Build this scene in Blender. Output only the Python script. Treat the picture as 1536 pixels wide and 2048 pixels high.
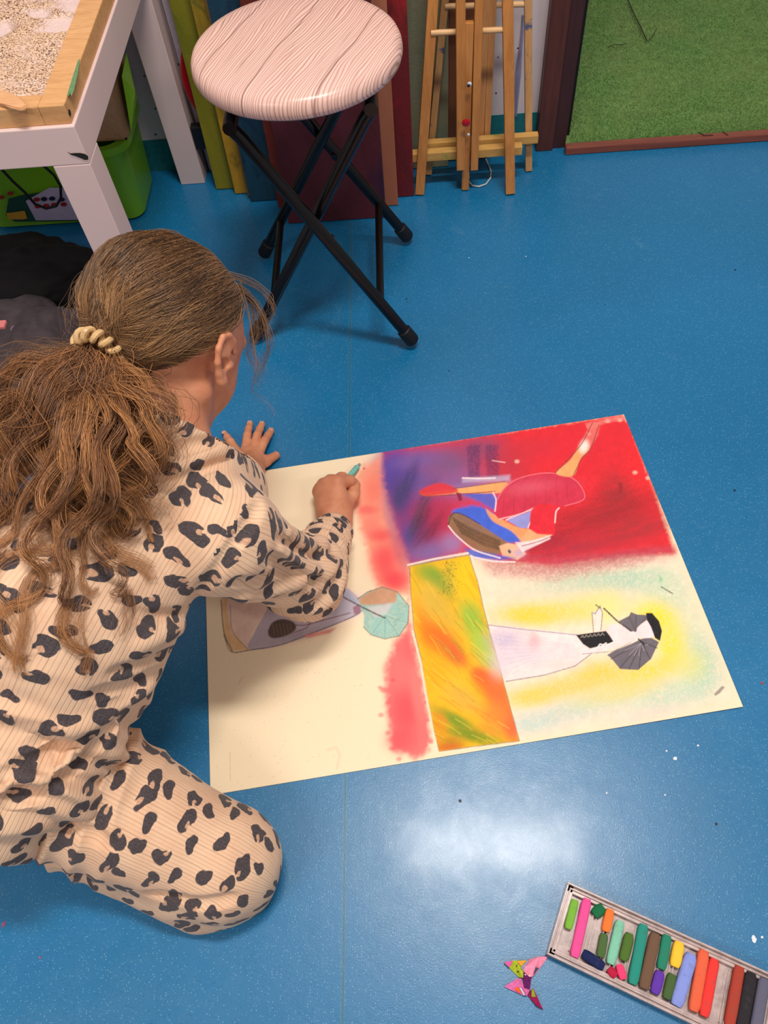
import bpy, bmesh, math, random
import numpy as np
from mathutils import Vector, Matrix
random.seed(7); rng = np.random.default_rng(7)
SC = bpy.context.scene
for o in list(bpy.data.objects): bpy.data.objects.remove(o)
COL = SC.collection
# ------------------------------------------------------------------ camera
FPX = 1542.0; PITCH = 1.00446; ROLL = -0.12339; YAW = math.radians(5.1); HCAM = 1.0167
def _axes():
    cp, sp = math.cos(PITCH), math.sin(PITCH)
    f = np.array([0, cp, -sp]); r = np.array([1., 0, 0]); u = np.array([0, sp, cp])
    c, s = math.cos(ROLL), math.sin(ROLL)
    r, u = c*r + s*u, -s*r + c*u
    c, s = math.cos(YAW), math.sin(YAW)
    Rz = np.array([[c, -s, 0], [s, c, 0], [0, 0, 1]])
    return Rz@r, Rz@u, Rz@f
CR, CU, CF = _axes(); CP = np.array([0, 0, HCAM])
def ray(x, y):
    return CF + CR*(x-768)/FPX - CU*(y-1024)/FPX
def at(x, y, z=0.0):                      # where the sight line of a photo point meets height z
    d = ray(x, y); return CP + d*((z-HCAM)/d[2])
def atY(x, y, Y):                         # ... or a plane parallel to the back wall
    d = ray(x, y); return CP + d*(Y/d[1])
def px(P):
    d = np.asarray(P, float) - CP; w = d@CF
    return 768 + FPX*(d@CR)/w, 1024 - FPX*(d@CU)/w
cam_d = bpy.data.cameras.new('camera'); cam = bpy.data.objects.new('camera', cam_d); COL.objects.link(cam)
M = Matrix(((CR[0], CU[0], -CF[0], 0), (CR[1], CU[1], -CF[1], 0), (CR[2], CU[2], -CF[2], HCAM), (0, 0, 0, 1)))
cam.matrix_world = M
cam_d.sensor_fit = 'VERTICAL'; cam_d.sensor_height = 36.0; cam_d.lens = 36.0*FPX/2048.0
cam_d.clip_start = 0.02; cam_d.clip_end = 50
SC.camera = cam
# ------------------------------------------------------------------ light
SC.view_settings.view_transform = 'Standard'; SC.view_settings.look = 'None'
SC.view_settings.gamma = 1.0; SC.view_settings.use_curve_mapping = False
SC.view_settings.exposure = 0.38
wd = bpy.data.worlds.new('room_light'); SC.world = wd; wd.use_nodes = True
wd.node_tree.nodes['Background'].inputs[0].default_value = (1.0, 0.90, 0.86, 1)
wd.node_tree.nodes['Background'].inputs[1].default_value = 0.25
def lamp(name, loc, sx, sy, power, col):
    l = bpy.data.lights.new(name, 'AREA'); l.shape = 'RECTANGLE'; l.size = sx; l.size_y = sy
    l.energy = power; l.color = col
    o = bpy.data.objects.new(name, l); o.location = loc; COL.objects.link(o); return o
lamp('ceiling_lamp', (0.24, 0.565, 2.60), 0.74, 0.19, 34, (1.0, 0.93, 0.86))
lamp('ceiling_lamp', (-1.5, -1.0, 2.60), 1.2, 0.3, 24, (1.0, 0.90, 0.82))
lamp('ceiling_lamp', (2.1, -1.0, 2.60), 1.2, 0.3, 20, (1.0, 0.92, 0.85))
# ------------------------------------------------------------------ material helpers
def lin(c):
    c = np.asarray(c, float)/255.0
    return np.where(c <= 0.04045, c/12.92, ((c+0.055)/1.055)**2.4)
def col4(c): return tuple(lin(c)) + (1.0,)
class NT:
    def __init__(s, name, rough=0.6, spec=0.4):
        s.m = bpy.data.materials.new(name); s.m.use_nodes = True; s.t = s.m.node_tree; s.n = s.t.nodes
        s.b = s.n['Principled BSDF']; s.b.inputs['Roughness'].default_value = rough
        s.b.inputs['Specular IOR Level'].default_value = spec
    def new(s, typ, **kw):
        nd = s.n.new(typ)
        for k, v in kw.items(): setattr(nd, k, v)
        return nd
    def put(s, sock, v):
        if isinstance(v, bpy.types.NodeSocket): s.t.links.new(v, sock)
        elif v is not None:
            if hasattr(v, '__len__') and len(v) == 3 and sock.type == 'RGBA': v = tuple(v) + (1,)
            sock.default_value = v
    def math(s, op, a, b=None, c=None, clamp=False):
        nd = s.new('ShaderNodeMath', operation=op); nd.use_clamp = clamp
        s.put(nd.inputs[0], a); s.put(nd.inputs[1], b)
        if c is not None: s.put(nd.inputs[2], c)
        return nd.outputs[0]
    def vmath(s, op, a, b=None, sc=None):
        nd = s.new('ShaderNodeVectorMath', operation=op); s.put(nd.inputs[0], a)
        if b is not None: s.put(nd.inputs[1], b)
        if sc is not None: s.put(nd.inputs['Scale'], sc)
        return nd.outputs['Value'] if op in ('LENGTH', 'DOT_PRODUCT', 'DISTANCE') else nd.outputs[0]
    def mix(s, f, a, b, typ='MIX'):
        nd = s.new('ShaderNodeMix', data_type='RGBA', blend_type=typ)
        s.put(nd.inputs[0], f); s.put(nd.inputs[6], a); s.put(nd.inputs[7], b); return nd.outputs[2]
    def noise(s, vec, scale, detail=3, rough=0.55, dist=0.0):
        nd = s.new('ShaderNodeTexNoise'); s.put(nd.inputs['Vector'], vec)
        nd.inputs['Scale'].default_value = scale; nd.inputs['Detail'].default_value = detail
        nd.inputs['Roughness'].default_value = rough; nd.inputs['Distortion'].default_value = dist
        return nd
    def ramp(s, f, stops, interp='LINEAR'):
        nd = s.new('ShaderNodeValToRGB'); nd.color_ramp.interpolation = interp; e = nd.color_ramp.elements
        while len(e) < len(stops): e.new(0.5)
        for k, (p, c) in enumerate(stops):
            e[k].position = p; e[k].color = (c, c, c, 1) if not hasattr(c, '__len__') else tuple(c)[:3] + (1,)
        s.put(nd.inputs[0], f); return nd.outputs[0]
    def mapr(s, v, a, b, c=0.0, d=1.0):
        nd = s.new('ShaderNodeMapRange'); s.put(nd.inputs[0], v)
        for k, x in enumerate((a, b, c, d)): nd.inputs[k+1].default_value = x
        return nd.outputs[0]
    def obj(s): return s.new('ShaderNodeTexCoord').outputs['Object']
    def scale(s, vec, v, rot=(0, 0, 0)):
        nd = s.new('ShaderNodeMapping'); s.put(nd.inputs[0], vec); nd.inputs['Scale'].default_value = v
        nd.inputs['Rotation'].default_value = rot; return nd.outputs[0]
    def bump(s, h, strength, dist=0.001):
        nd = s.new('ShaderNodeBump'); nd.inputs['Strength'].default_value = strength
        nd.inputs['Distance'].default_value = dist; s.put(nd.inputs['Height'], h)
        s.t.links.new(nd.outputs[0], s.b.inputs['Normal'])
    def base(s, c): s.put(s.b.inputs['Base Color'], c); return s
def flat(name, c, rough=0.6, var=0.12, scale=30.0, spec=0.4, bump=0.0, **kw):
    n = NT(name, rough, spec); c = lin(c)
    f = n.noise(n.obj(), scale, 4).outputs[0]
    n.base(n.mix(n.mapr(f, 0.3, 0.7), tuple(c*(1-var)), tuple(np.minimum(c*(1+var), 1))))
    if bump: n.bump(f, bump, 0.002)
    for k, v in kw.items(): n.b.inputs[k.replace('_', ' ')].default_value = v
    return n.m
def wood(name, c1, c2, scale=(60, 60, 6), rough=0.5, dirt=None, rings=0.0):
    n = NT(name, rough); v = n.scale(n.obj(), scale)
    f = n.noise(v, 1.0, 5, 0.6, 0.6).outputs[0]
    c = n.mix(n.mapr(f, 0.3, 0.7), tuple(lin(c1)), tuple(lin(c2)))
    g = n.noise(n.scale(n.obj(), tuple(4*k for k in scale)), 1.0, 2).outputs[0]
    c = n.mix(n.math('MULTIPLY', n.mapr(g, 0.5, 0.8), 0.35), c, tuple(lin(c1)*0.5))
    if dirt is not None:
        d = n.noise(n.obj(), 14, 4, 0.6, 1.0).outputs[0]
        c = n.mix(n.mapr(d, 0.60, 0.68), c, tuple(lin(dirt)))
    n.base(c); n.bump(f, 0.15, 0.001); return n.m
def attr_mat(name, rough=0.75, grain=0.0, gscale=900, spec=0.2):
    n = NT(name, rough, spec); a = n.new('ShaderNodeAttribute'); a.attribute_name = 'Col'; c = a.outputs['Color']
    if grain:
        g = n.noise(n.obj(), gscale, 2).outputs[0]
        c = n.mix(n.math('MULTIPLY', n.mapr(g, 0.35, 0.75), grain), c, n.mix(0.5, c, (1, 1, 1)), 'MIX')
    n.base(c); return n
# ------------------------------------------------------------------ mesh helpers
def tag(o, label=None, cat=None, group=None, kind=None):
    if label: o['label'] = label
    if cat: o['category'] = cat
    if group: o['group'] = group
    if kind: o['kind'] = kind
    return o
def empty(name, loc=(0, 0, 0), rz=0.0):
    o = bpy.data.objects.new(name, None); COL.objects.link(o); o.location = loc; o.rotation_euler = (0, 0, rz)
    o.empty_display_size = 0.05; return o
def link(name, me, m, parent=None, smooth=False, auto=None):
    if smooth: me.polygons.foreach_set('use_smooth', np.ones(len(me.polygons), bool))
    me.name = name; o = bpy.data.objects.new(name, me); COL.objects.link(o)
    if m: me.materials.append(m)
    if parent:
        o.parent = parent
        o.matrix_parent_inverse = Matrix.Translation(parent.location).inverted() if parent.rotation_euler.z == 0 else \
            (Matrix.Translation(parent.location) @ Matrix.Rotation(parent.rotation_euler.z, 4, 'Z')).inverted()
    return o
def raw(name, V, F, m, parent=None, smooth=False):
    me = bpy.data.meshes.new(name)
    V = np.asarray(V, np.float32)
    if isinstance(F, np.ndarray):
        k = F.shape[1]; me.vertices.add(len(V)); me.vertices.foreach_set('co', V.ravel())
        me.loops.add(F.size); me.loops.foreach_set('vertex_index', F.astype(np.int32).ravel())
        me.polygons.add(len(F)); me.polygons.foreach_set('loop_start', np.arange(0, F.size, k, dtype=np.int32))
        me.update(calc_edges=True)
    else:
        me.from_pydata([tuple(map(float, v)) for v in V], [], F)
    me.validate(); me.update()
    return link(name, me, m, parent, smooth)
class MB:
    def __init__(s): s.bm = bmesh.new()
    def box(s, c, size, rot=None, bev=0.0, seg=2):
        r = bmesh.ops.create_cube(s.bm, size=1.0); vs = r['verts']
        mt = Matrix.Translation(Vector(c)) @ (rot.to_4x4() if rot is not None else Matrix.Identity(4)) @ Matrix.Diagonal(Vector(size).to_4d())
        mt[3][3] = 1
        bmesh.ops.transform(s.bm, matrix=mt, verts=vs)
        if bev:
            es = list({e for v in vs for e in v.link_edges})
            bmesh.ops.bevel(s.bm, geom=es, offset=bev, segments=seg, affect='EDGES', profile=0.5)
        return s
    def box2(s, a, b, bev=0.0, seg=2):
        a = np.array(a, float); b = np.array(b, float); return s.box((a+b)/2, np.abs(b-a), None, bev, seg)
    def bar(s, a, b, w, d, up=(0, 1, 0), bev=0.0):     # box from a to b, w across, d along up
        a = Vector(a); b = Vector(b); z = (b-a); L = z.length; z.normalize()
        y = Vector(up); y = (y - z*y.dot(z)).normalized(); x = y.cross(z)
        R = Matrix((x, y, z)).transposed()
        return s.box((a+b)/2, (w, d, L), R, bev)
    def tube(s, pts, r, seg=10, cap=True):
        pts = [Vector(p) for p in pts]; n = len(pts)
        rs = r if hasattr(r, '__len__') else [r]*n
        t0 = (pts[1]-pts[0]).normalized(); up = Vector((0, 0, 1)) if abs(t0.z) < 0.9 else Vector((1, 0, 0))
        x = t0.cross(up).normalized(); rings = []
        for i, p in enumerate(pts):
            t = (pts[min(i+1, n-1)]-pts[max(i-1, 0)]).normalized()
            x = (x - t*x.dot(t)).normalized(); y = t.cross(x)
            rings.append([s.bm.verts.new(p + (x*math.cos(2*math.pi*k/seg) + y*math.sin(2*math.pi*k/seg))*rs[i]) for k in range(seg)])
        for i in range(n-1):
            for k in range(seg):
                s.bm.faces.new((rings[i][k], rings[i][(k+1) % seg], rings[i+1][(k+1) % seg], rings[i+1][k]))
        if cap: s.bm.faces.new(rings[0][::-1]); s.bm.faces.new(rings[-1])
        return s
    def lathe(s, prof, c, seg=48, rot=None):
        rings = []
        for (r, z) in prof:
            rings.append([s.bm.verts.new((r*math.cos(2*math.pi*k/seg), r*math.sin(2*math.pi*k/seg), z)) for k in range(seg)])
        for i in range(len(rings)-1):
            for k in range(seg):
                s.bm.faces.new((rings[i][k], rings[i][(k+1) % seg], rings[i+1][(k+1) % seg], rings[i+1][k]))
        s.bm.faces.new(rings[0][::-1]); s.bm.faces.new(rings[-1])
        vs = [v for rr in rings for v in rr]
        bmesh.ops.transform(s.bm, matrix=Matrix.Translation(Vector(c)) @ (rot.to_4x4() if rot is not None else Matrix.Identity(4)), verts=vs)
        return s
    def prism(s, poly, z0, z1):
        a = [s.bm.verts.new((p[0], p[1], z0)) for p in poly]; b = [s.bm.verts.new((p[0], p[1], z1)) for p in poly]
        n = len(poly); s.bm.faces.new(a[::-1]); s.bm.faces.new(b)
        for i in range(n): s.bm.faces.new((a[i], a[(i+1) % n], b[(i+1) % n], b[i]))
        return s
    def build(s, name, m, parent=None, smooth=False, angle=None):
        me = bpy.data.meshes.new(name); bmesh.ops.recalc_face_normals(s.bm, faces=s.bm.faces)
        if smooth or angle:
            for f in s.bm.faces: f.smooth = True
            lim = math.radians(angle or 35)
            for e in s.bm.edges:
                if len(e.link_faces) == 2 and e.calc_face_angle(0) > lim: e.smooth = False
        s.bm.to_mesh(me); s.bm.free(); return link(name, me, m, parent)
def set_uv(o, uv):                                   # uv per vertex
    me = o.data; l = me.uv_layers.new(name='UVMap'); idx = np.empty(len(me.loops), np.int32)
    me.loops.foreach_get('vertex_index', idx); l.data.foreach_set('uv', np.asarray(uv, np.float32)[idx].ravel())
def set_col(o, rgb):                                 # linear colours per vertex
    a = o.data.color_attributes.new('Col', 'FLOAT_COLOR', 'POINT')
    c = np.ones((len(rgb), 4), np.float32); c[:, :3] = rgb; a.data.foreach_set('color', c.ravel())
def vnoise(x, y, seed=0):                            # smooth value noise in numpy
    xi = np.floor(x).astype(np.int64); yi = np.floor(y).astype(np.int64); fx = x-xi; fy = y-yi
    fx = fx*fx*(3-2*fx); fy = fy*fy*(3-2*fy)
    def h(a, b):
        n = (a*374761393 + b*668265263 + seed*982451653) & 0xffffffff
        n = ((n ^ (n >> 13))*1274126177) & 0xffffffff
        return ((n ^ (n >> 16)) & 0xffff)/65535.0
    return (h(xi, yi)*(1-fx)+h(xi+1, yi)*fx)*(1-fy) + (h(xi, yi+1)*(1-fx)+h(xi+1, yi+1)*fx)*fy
def fbm(x, y, seed=0, o=3):
    s = 0; a = 0.5; t = 0
    for k in range(o): s = s + a*vnoise(x*2**k, y*2**k, seed+k); t += a; a *= 0.5
    return s/t
# ------------------------------------------------------------------ setting
WY = 1.577
n = NT('blue_vinyl', 0.30, 0.58); n.b.inputs['Coat Weight'].default_value = .10; n.b.inputs['Coat Roughness'].default_value = .12; v = n.obj()
big = n.noise(v, 2.2, 4, 0.6).outputs[0]
c = n.mix(n.mapr(big, 0.3, 0.7), tuple(lin((10, 104, 152))), tuple(lin((18, 114, 166))))
vo = n.new('ShaderNodeTexVoronoi', voronoi_dimensions='2D'); n.put(vo.inputs['Vector'], v); vo.inputs['Scale'].default_value = 380
sel = n.math('GREATER_THAN', n.new('ShaderNodeSeparateColor').outputs[0], 0.5)
sp = n.new('ShaderNodeSeparateColor'); n.put(sp.inputs[0], vo.outputs['Color'])
fleck = n.math('MULTIPLY', n.math('LESS_THAN', vo.outputs['Distance'], n.mapr(sp.outputs[1], 0, 1, 0.05, 0.24)), n.math('GREATER_THAN', sp.outputs[0], 0.72))
c = n.mix(n.math('MULTIPLY', fleck, 0.45), c, tuple(lin((150, 200, 220))))
dk = n.math('MULTIPLY', n.math('LESS_THAN', vo.outputs['Distance'], 0.22), n.math('LESS_THAN', sp.outputs[0], 0.10))
c = n.mix(n.math('MULTIPLY', dk, 0.5), c, tuple(lin((10, 50, 85))))
# welded seam between two sheets
sx = n.new('ShaderNodeSeparateXYZ'); n.put(sx.inputs[0], v)
SA = at(697, 830); SB = at(688, 2048); seamx = float((SA[0]+SB[0])/2)
d = n.math('ABSOLUTE', n.math('SUBTRACT', sx.outputs[0], seamx))
c = n.mix(n.math('MULTIPLY', n.math('LESS_THAN', d, 0.0014), .8), c, tuple(lin((16, 66, 92))))
c = n.mix(n.math('MULTIPLY', n.mapr(d, 0.0016, 0.0030, 1, 0), 0.30), c, tuple(lin((70, 140, 165))))
# scuffs
sc1 = n.noise(n.scale(v, (1, 1, 1)), 9, 6, 0.7, 1.2).outputs[0]
c = n.mix(n.math('MULTIPLY', n.mapr(sc1, 0.62, 0.78), 0.22), c, tuple(lin((120, 165, 185))))
n.base(c)
hb = n.noise(v, 520, 3, 0.6).outputs[0]; hb2 = n.noise(v, 60, 2).outputs[0]
n.bump(n.math('ADD', n.math('MULTIPLY', hb, 0.8), n.math('MULTIPLY', hb2, 0.7)), 0.28, 0.0006)
rg = n.noise(v, 25, 5, 0.65, 0.5).outputs[0]
n.put(n.b.inputs['Roughness'], n.mapr(rg, 0.3, 0.7, 0.30, 0.38))
FLOORM = n.m
fo = MB().box2((-2.6, -1.6, -0.02), (2.2, WY, 0.0)).build('floor', FLOORM); tag(fo, kind='structure')
# dried paint and dust spots, each at its real place
def disc(name, p, r, c, squash=1.0, ang=0.0, parent=fo, z=0.0004, jag=0.25):
    k = 14; V = []
    for i in range(k):
        a = 2*math.pi*i/k; rr = r*(1+random.uniform(-jag, jag)); x = math.cos(a)*rr; y = math.sin(a)*rr*squash
        V.append((p[0]+x*math.cos(ang)-y*math.sin(ang), p[1]+x*math.sin(ang)+y*math.cos(ang), z))
    return raw(name, V, [list(range(k))], c, parent)
WSP = flat('white_paint', (215, 220, 228), 0.5); DSP = flat('dark_paint', (14, 32, 52), 0.5); PSP = flat('pink_chalk', (150, 90, 130), 0.8); RSP = flat('red_paint_fleck', (150, 60, 60), .6)
for (x, y, r, m) in [(1350, 1517, 4.5, WSP), (1333, 1502, 2, WSP), (1396, 1491, 2.2, WSP), (1213, 1586, 1.8, WSP), (1508, 1878, 5, WSP), (1524, 1874, 2.5, WSP), (938, 516, 2, WSP), (1052, 513, 2, WSP), (1325, 1375, 2, WSP),
                     (1469, 981, 3.5, DSP), (1432, 1648, 2.5, DSP), (813, 598, 3, DSP), (815, 604, 2, DSP), (898, 742, 2, DSP), (1524, 1366, 3.5, RSP), (8, 1848, 5, PSP), (80, 1915, 3, PSP), (920, 1602, 3, DSP), (1470, 540, 3, DSP), (990, 560, 1.6, DSP), (1210, 610, 1.6, DSP), (1330, 1590, 1.8, WSP), (700, 1470, 1.5, WSP)]:
    disc('paint_spot', at(x, y), r/1500.0, m, random.uniform(0.6, 1), random.uniform(0, 3))
# back wall with dots of paint and a teal stencilled strip along its foot
n = NT('painted_wall', 0.7); v = n.obj()
c = n.mix(n.noise(v, 3, 3).outputs[0], tuple(lin((214, 200, 204))), tuple(lin((226, 214, 214))))
vo = n.new('ShaderNodeTexVoronoi'); n.put(vo.inputs['Vector'], v); vo.inputs['Scale'].default_value = 55
sp = n.new('ShaderNodeSeparateColor'); n.put(sp.inputs[0], vo.outputs['Color'])
dot = n.math('MULTIPLY', n.math('LESS_THAN', n.math('ADD', vo.outputs['Distance'], n.math('MULTIPLY', n.noise(v, 120, 2).outputs[0], .1)), n.mapr(sp.outputs[1], 0, 1, .10, .22)), n.math('GREATER_THAN', sp.outputs[0], 0.62))
dc = n.mix(n.math('GREATER_THAN', sp.outputs[2], .7), tuple(lin((60, 60, 80))), tuple(lin((150, 80, 80))))
c = n.mix(dot, c, dc)
n.base(c)
WALLM = n.m
n = NT('teal_strip', 0.6); v = n.obj()
w = n.new('ShaderNodeTexVoronoi', feature='DISTANCE_TO_EDGE'); n.put(w.inputs['Vector'], v); w.inputs['Scale'].default_value = 60
n.base(n.mix(n.mapr(w.outputs[0], 0.0, 0.5), tuple(lin((30, 118, 124))), n.mix(n.noise(v, 18, 4).outputs[0], tuple(lin((12, 84, 98))), tuple(lin((24, 118, 124))))))
TEAL = n.m
JX0 = 0.286
wl = MB().box2((-2.6, WY, 0), (JX0+0.02, WY+0.10, 2.6)).build('wall_back', WALLM); tag(wl, kind='structure')
ZT = float(atY(300, 280, WY)[2])
st = MB().box2((-2.6, WY-0.002, 0), (JX0+0.01, WY, ZT)).build('baseboard_back', TEAL); tag(st, kind='structure')
st['label'] = 'teal stencilled strip along the foot of the white wall'
wr = MB().box2((1.25, WY, 0), (2.2, WY+0.10, 2.6)).build('wall_right', WALLM); tag(wr, kind='structure')
wl2 = MB().box2((-2.7, -1.6, 0), (-2.6, WY+.1, 2.6)).build('wall_left', WALLM); tag(wl2, kind='structure')
# brown door frame
DW = wood('dark_brown_wood', (74, 38, 30), (96, 50, 38), (90, 90, 5), 0.45)
DW2 = wood('darker_brown_wood', (56, 28, 27), (68, 35, 32), (90, 90, 5), 0.5)
dr = MB().box2((JX0, 1.548, 0), (0.322, WY+0.10, 2.1), 0.002).build('door_1', DW); tag(dr, kind='structure')
MB().box2((0.322, 1.556, 0), (0.350, WY+0.10, 2.1), 0.001).build('door_stop', DW2, dr)
MB().box2((0.350, 1.585, 0), (0.362, WY+0.10, 2.1), 0.001).build('door_reveal', flat('gap_shade', (20, 14, 14), .7), dr)  # near-black colour stands in for the shade in the set-back gap
MB().box2((1.22, 1.548, 0), (1.26, WY+0.10, 2.1), 0.002).build('door_casing', DW, dr)
TH = wood('red_brown_threshold', (112, 58, 46), (140, 78, 62), (5, 110, 110), 0.42)
tr = MB().box2((0.346, 1.527, 0), (1.25, 1.546, 0.018), 0.003).build('trim_1', TH); tag(tr, kind='structure')
tf = flat('turf_backing', (104, 138, 76), 0.9, 0.2, 60)
tb = MB().box2((0.35, 1.546, -0.02), (2.4, 4.2, 0.010)).build('floor_turf', tf); tag(tb, kind='structure')
# artificial turf blades
N = 150000
X = rng.uniform(0.36, 1.30, N); Y = 1.553 + (rng.uniform(0, 1, N)**1.3)*1.0
tmp = fbm(X*9, Y*9, 3); h = rng.uniform(0.002, 0.0045, N); a = rng.uniform(0, 6.283, N); le = rng.uniform(0.001, 0.003, N); b = rng.uniform(0, 6.283, N)
w = 0.0008; base = np.stack([X, Y, np.full(N, 0.0098)], 1)
dx = np.stack([np.cos(a)*w, np.sin(a)*w, np.zeros(N)], 1)
V = np.stack([base-dx, base+dx, base+np.stack([np.cos(b)*le, np.sin(b)*le, h], 1)], 1).reshape(-1, 3)
to = raw('artificial_turf', V, np.arange(3*N).reshape(-1, 3), None)
mixv = np.clip((tmp-0.35)*2.4 + rng.normal(0, .22, N), 0, 1)[:, None]
colr = lin((96, 142, 74))*(1-mixv) + lin((136, 154, 94))*mixv
pale_blade = (rng.uniform(0, 1, N) > 0.985)[:, None]; colr = np.where(pale_blade, lin((150, 175, 110)), colr)  # a few random blades get a paler green
set_col(to, np.repeat(colr, 3, 0)); to.data.materials.append(attr_mat('turf_green', 0.7).m)
tag(to, 'short green artificial turf beyond the brown threshold', 'artificial grass', kind='stuff')
# twigs and dirt caught in the turf
tw = flat('dark_twig', (38, 34, 24), 0.8)
def twig(pts, r, label):
    o = MB().tube([at(x, y, 0.019) for x, y in pts], r, 5).build('twig', tw); return tag(o, label, 'twig')
twig([(1256, 0), (1265, 22), (1280, 52), (1294, 82)], 0.0014, 'long thin dark twig lying on the green turf near the top edge')
twig([(1296, 83), (1306, 70), (1314, 56)], 0.0008, 'short twig touching the lower tip of the long one on the turf')
twig([(1216, 95), (1228, 89), (1240, 90), (1252, 87)], 0.0008, 'small wavy twig on the turf left of the long twig')
twig([(1397, 264), (1408, 271), (1426, 270)], 0.0009, 'short bent twig lying on the turf against the threshold')
twig([(1444, 263), (1456, 270)], 0.0008, 'short straight twig by the threshold, right of the bent one')
# ------------------------------------------------------------------ white side table
WHT = flat('white_laminate', (232, 206, 202), 0.32, 0.03, 6, 0.45)
TX1 = -0.437; TX0 = TX1-0.57; TY0 = 0.991; TY1 = 1.571; LW = 0.053; ZA = 0.395; ZB = 0.45
tbl = empty('side_table', ((TX0+TX1)/2, (TY0+TY1)/2, 0))
tag(tbl, 'low square white laminate table with thick legs carrying a sand tray', 'table')
MB().box2((TX0, TY0, ZA), (TX1, TY1, ZB), 0.0015).build('tabletop', WHT, tbl)
for (x, y) in ((TX0, TY0), (TX1-LW, TY0), (TX0, TY1-LW), (TX1-LW, TY1-LW)):
    MB().box2((x, y, 0), (x+LW, y+LW, ZA), 0.0015).build('leg', WHT, tbl)
ck = flat('black_scrape', (30, 32, 28), 0.8)
P = [(133, 303), (141, 307), (150, 306), (160, 306), (170, 308), (176, 312), (177, 319), (170, 320), (160, 316), (150, 312), (142, 310)]
raw('chipped_corner', [atY(x, y, TY0-0.0008) for x, y in P], [list(range(len(P)))], ck, tbl)
# wooden tray of sand on it
PLY = wood('birch_frame', (206, 152, 98), (226, 176, 120), (14, 90, 60), 0.55)
sb = empty('sand_tray', (-0.75, 1.28, ZB)); tag(sb, 'shallow wooden frame filled with sand on top of the white table', 'sandbox')
SX1 = TX1-0.004; SY0 = TY0+0.006; SX0 = TX0+0.01; SY1 = TY1-0.01; SZ = ZB+0.026
# rim: right, front, left, back
RW = 0.036
for k, (a, b) in enumerate((((SX1-RW, SY0, ZB), (SX1, SY1, SZ)), ((SX0, SY0, ZB), (SX1-RW, SY0+RW*0.85, SZ)), ((SX0, SY0+RW*.85, ZB), (SX0+RW, SY1, SZ)), ((SX0+RW, SY1-RW, ZB), (SX1-RW, SY1, SZ)))):
    MB().box2(a, b, 0.0015).build('rim', PLY, sb)
P = [(134, 190), (140, 170), (148, 145), (156, 120), (160, 118), (155, 150), (148, 180), (143, 192), (140, 186), (137, 192)]
raw('green_paint_smear', [at(x, y, SZ+0.0006) for x, y in P], [list(range(len(P)))], flat('green_smear', (96, 140, 96), .7, .3, 300), sb)
mb = MB(); mb.lathe([(0.004, -0.001), (0.004, 0.0005), (0.002, 0.001)], (SX1+0.0005, SY0+0.006, ZB+0.012), 16, Matrix.Rotation(math.pi/2, 3, 'Y')); mb.build('nail_head', flat('steel', (120, 118, 115), .3, Metallic=1.0), sb)
nx, ny = 260, 260
gx, gy = np.meshgrid(np.linspace(SX0+RW*.9, SX1-RW*.95, nx), np.linspace(SY0+RW*.75, SY1-RW*.9, ny))
gz = ZB + 0.012 + 0.010*fbm(gx*14, gy*14, 5, 3) + 0.002*fbm(gx*160, gy*160, 9, 2)
def bare(x, y):
    X_, Y_ = px(np.stack([x, y, np.full_like(x, ZB+.015)], -1))
    b = 0
    for cx, cy, rx, ry, t in ((120, 50, 46, 14, -0.25), (165, 8, 60, 22, 0), (80, 28, 26, 9, .1), (0, 60, 26, 18, 0), (70, 198, 26, 6, .1)):
        u = (X_-cx)*math.cos(t)+(Y_-cy)*math.sin(t); w = -(X_-cx)*math.sin(t)+(Y_-cy)*math.cos(t)
        b = np.maximum(b, 1.3-np.sqrt((u/rx)**2+(w/ry)**2))
    return np.clip(b*1.6 + (fbm(x*60, y*60, 21)-.5)*1.2, 0, 1)
B = bare(gx, gy); gz = gz-0.006*B
V = np.stack([gx, gy, gz], -1).reshape(-1, 3)
ii = np.arange(nx*ny).reshape(ny, nx); F = np.stack([ii[:-1, :-1], ii[:-1, 1:], ii[1:, 1:], ii[1:, :-1]], -1).reshape(-1, 4)
so = raw('sand', V, F, None, None, True); set_col(so, np.repeat(B.reshape(-1, 1), 3, 1))
n = NT('sand', 0.9, .2); v = n.obj(); a = n.new('ShaderNodeAttribute'); a.attribute_name = 'Col'
g1 = n.noise(v, 380, 1, 0.6).outputs[0]; g2 = n.noise(v, 20, 3).outputs[0]
c = n.ramp(g1, [(0.36, lin((84, 62, 52))), (0.45, lin((190, 152, 124))), (0.58, lin((238, 206, 178)))])
c = n.mix(n.math('MULTIPLY', n.mapr(g2, .4, .65), .35), c, tuple(lin((214, 178, 142))))
c = n.mix(n.math('MULTIPLY', a.outputs['Fac'], .85), c, tuple(lin((232, 208, 205))))
n.base(c); n.bump(g1, 0.8, 0.002); so.data.materials.append(n.m)
tag(so, 'coarse pale sand with bare pinkish patches inside the wooden tray', 'sand', kind='stuff')
# spatula
sp0 = empty('wooden_spatula', tuple(at(20, 200, SZ+.003))); tag(sp0, 'rounded wooden spatula end resting on the corner of the sand tray', 'spatula')
P = [(-60, 172), (-20, 177), (10, 183), (30, 192), (46, 203), (53, 212), (50, 219), (38, 220), (18, 215), (0, 207), (-20, 202), (-60, 198)]
q = [at(x, y, SZ+0.004)[:2] for x, y in P]
mb = MB(); mb.prism(q, SZ+0.001, SZ+0.006); bmesh.ops.bevel(mb.bm, geom=mb.bm.edges[:], offset=0.0015, segments=2, affect='EDGES')
mb.build('blade', wood('pale_spatula_wood', (214, 160, 112), (230, 180, 132), (20, 60, 60), .6), sp0)
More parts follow.
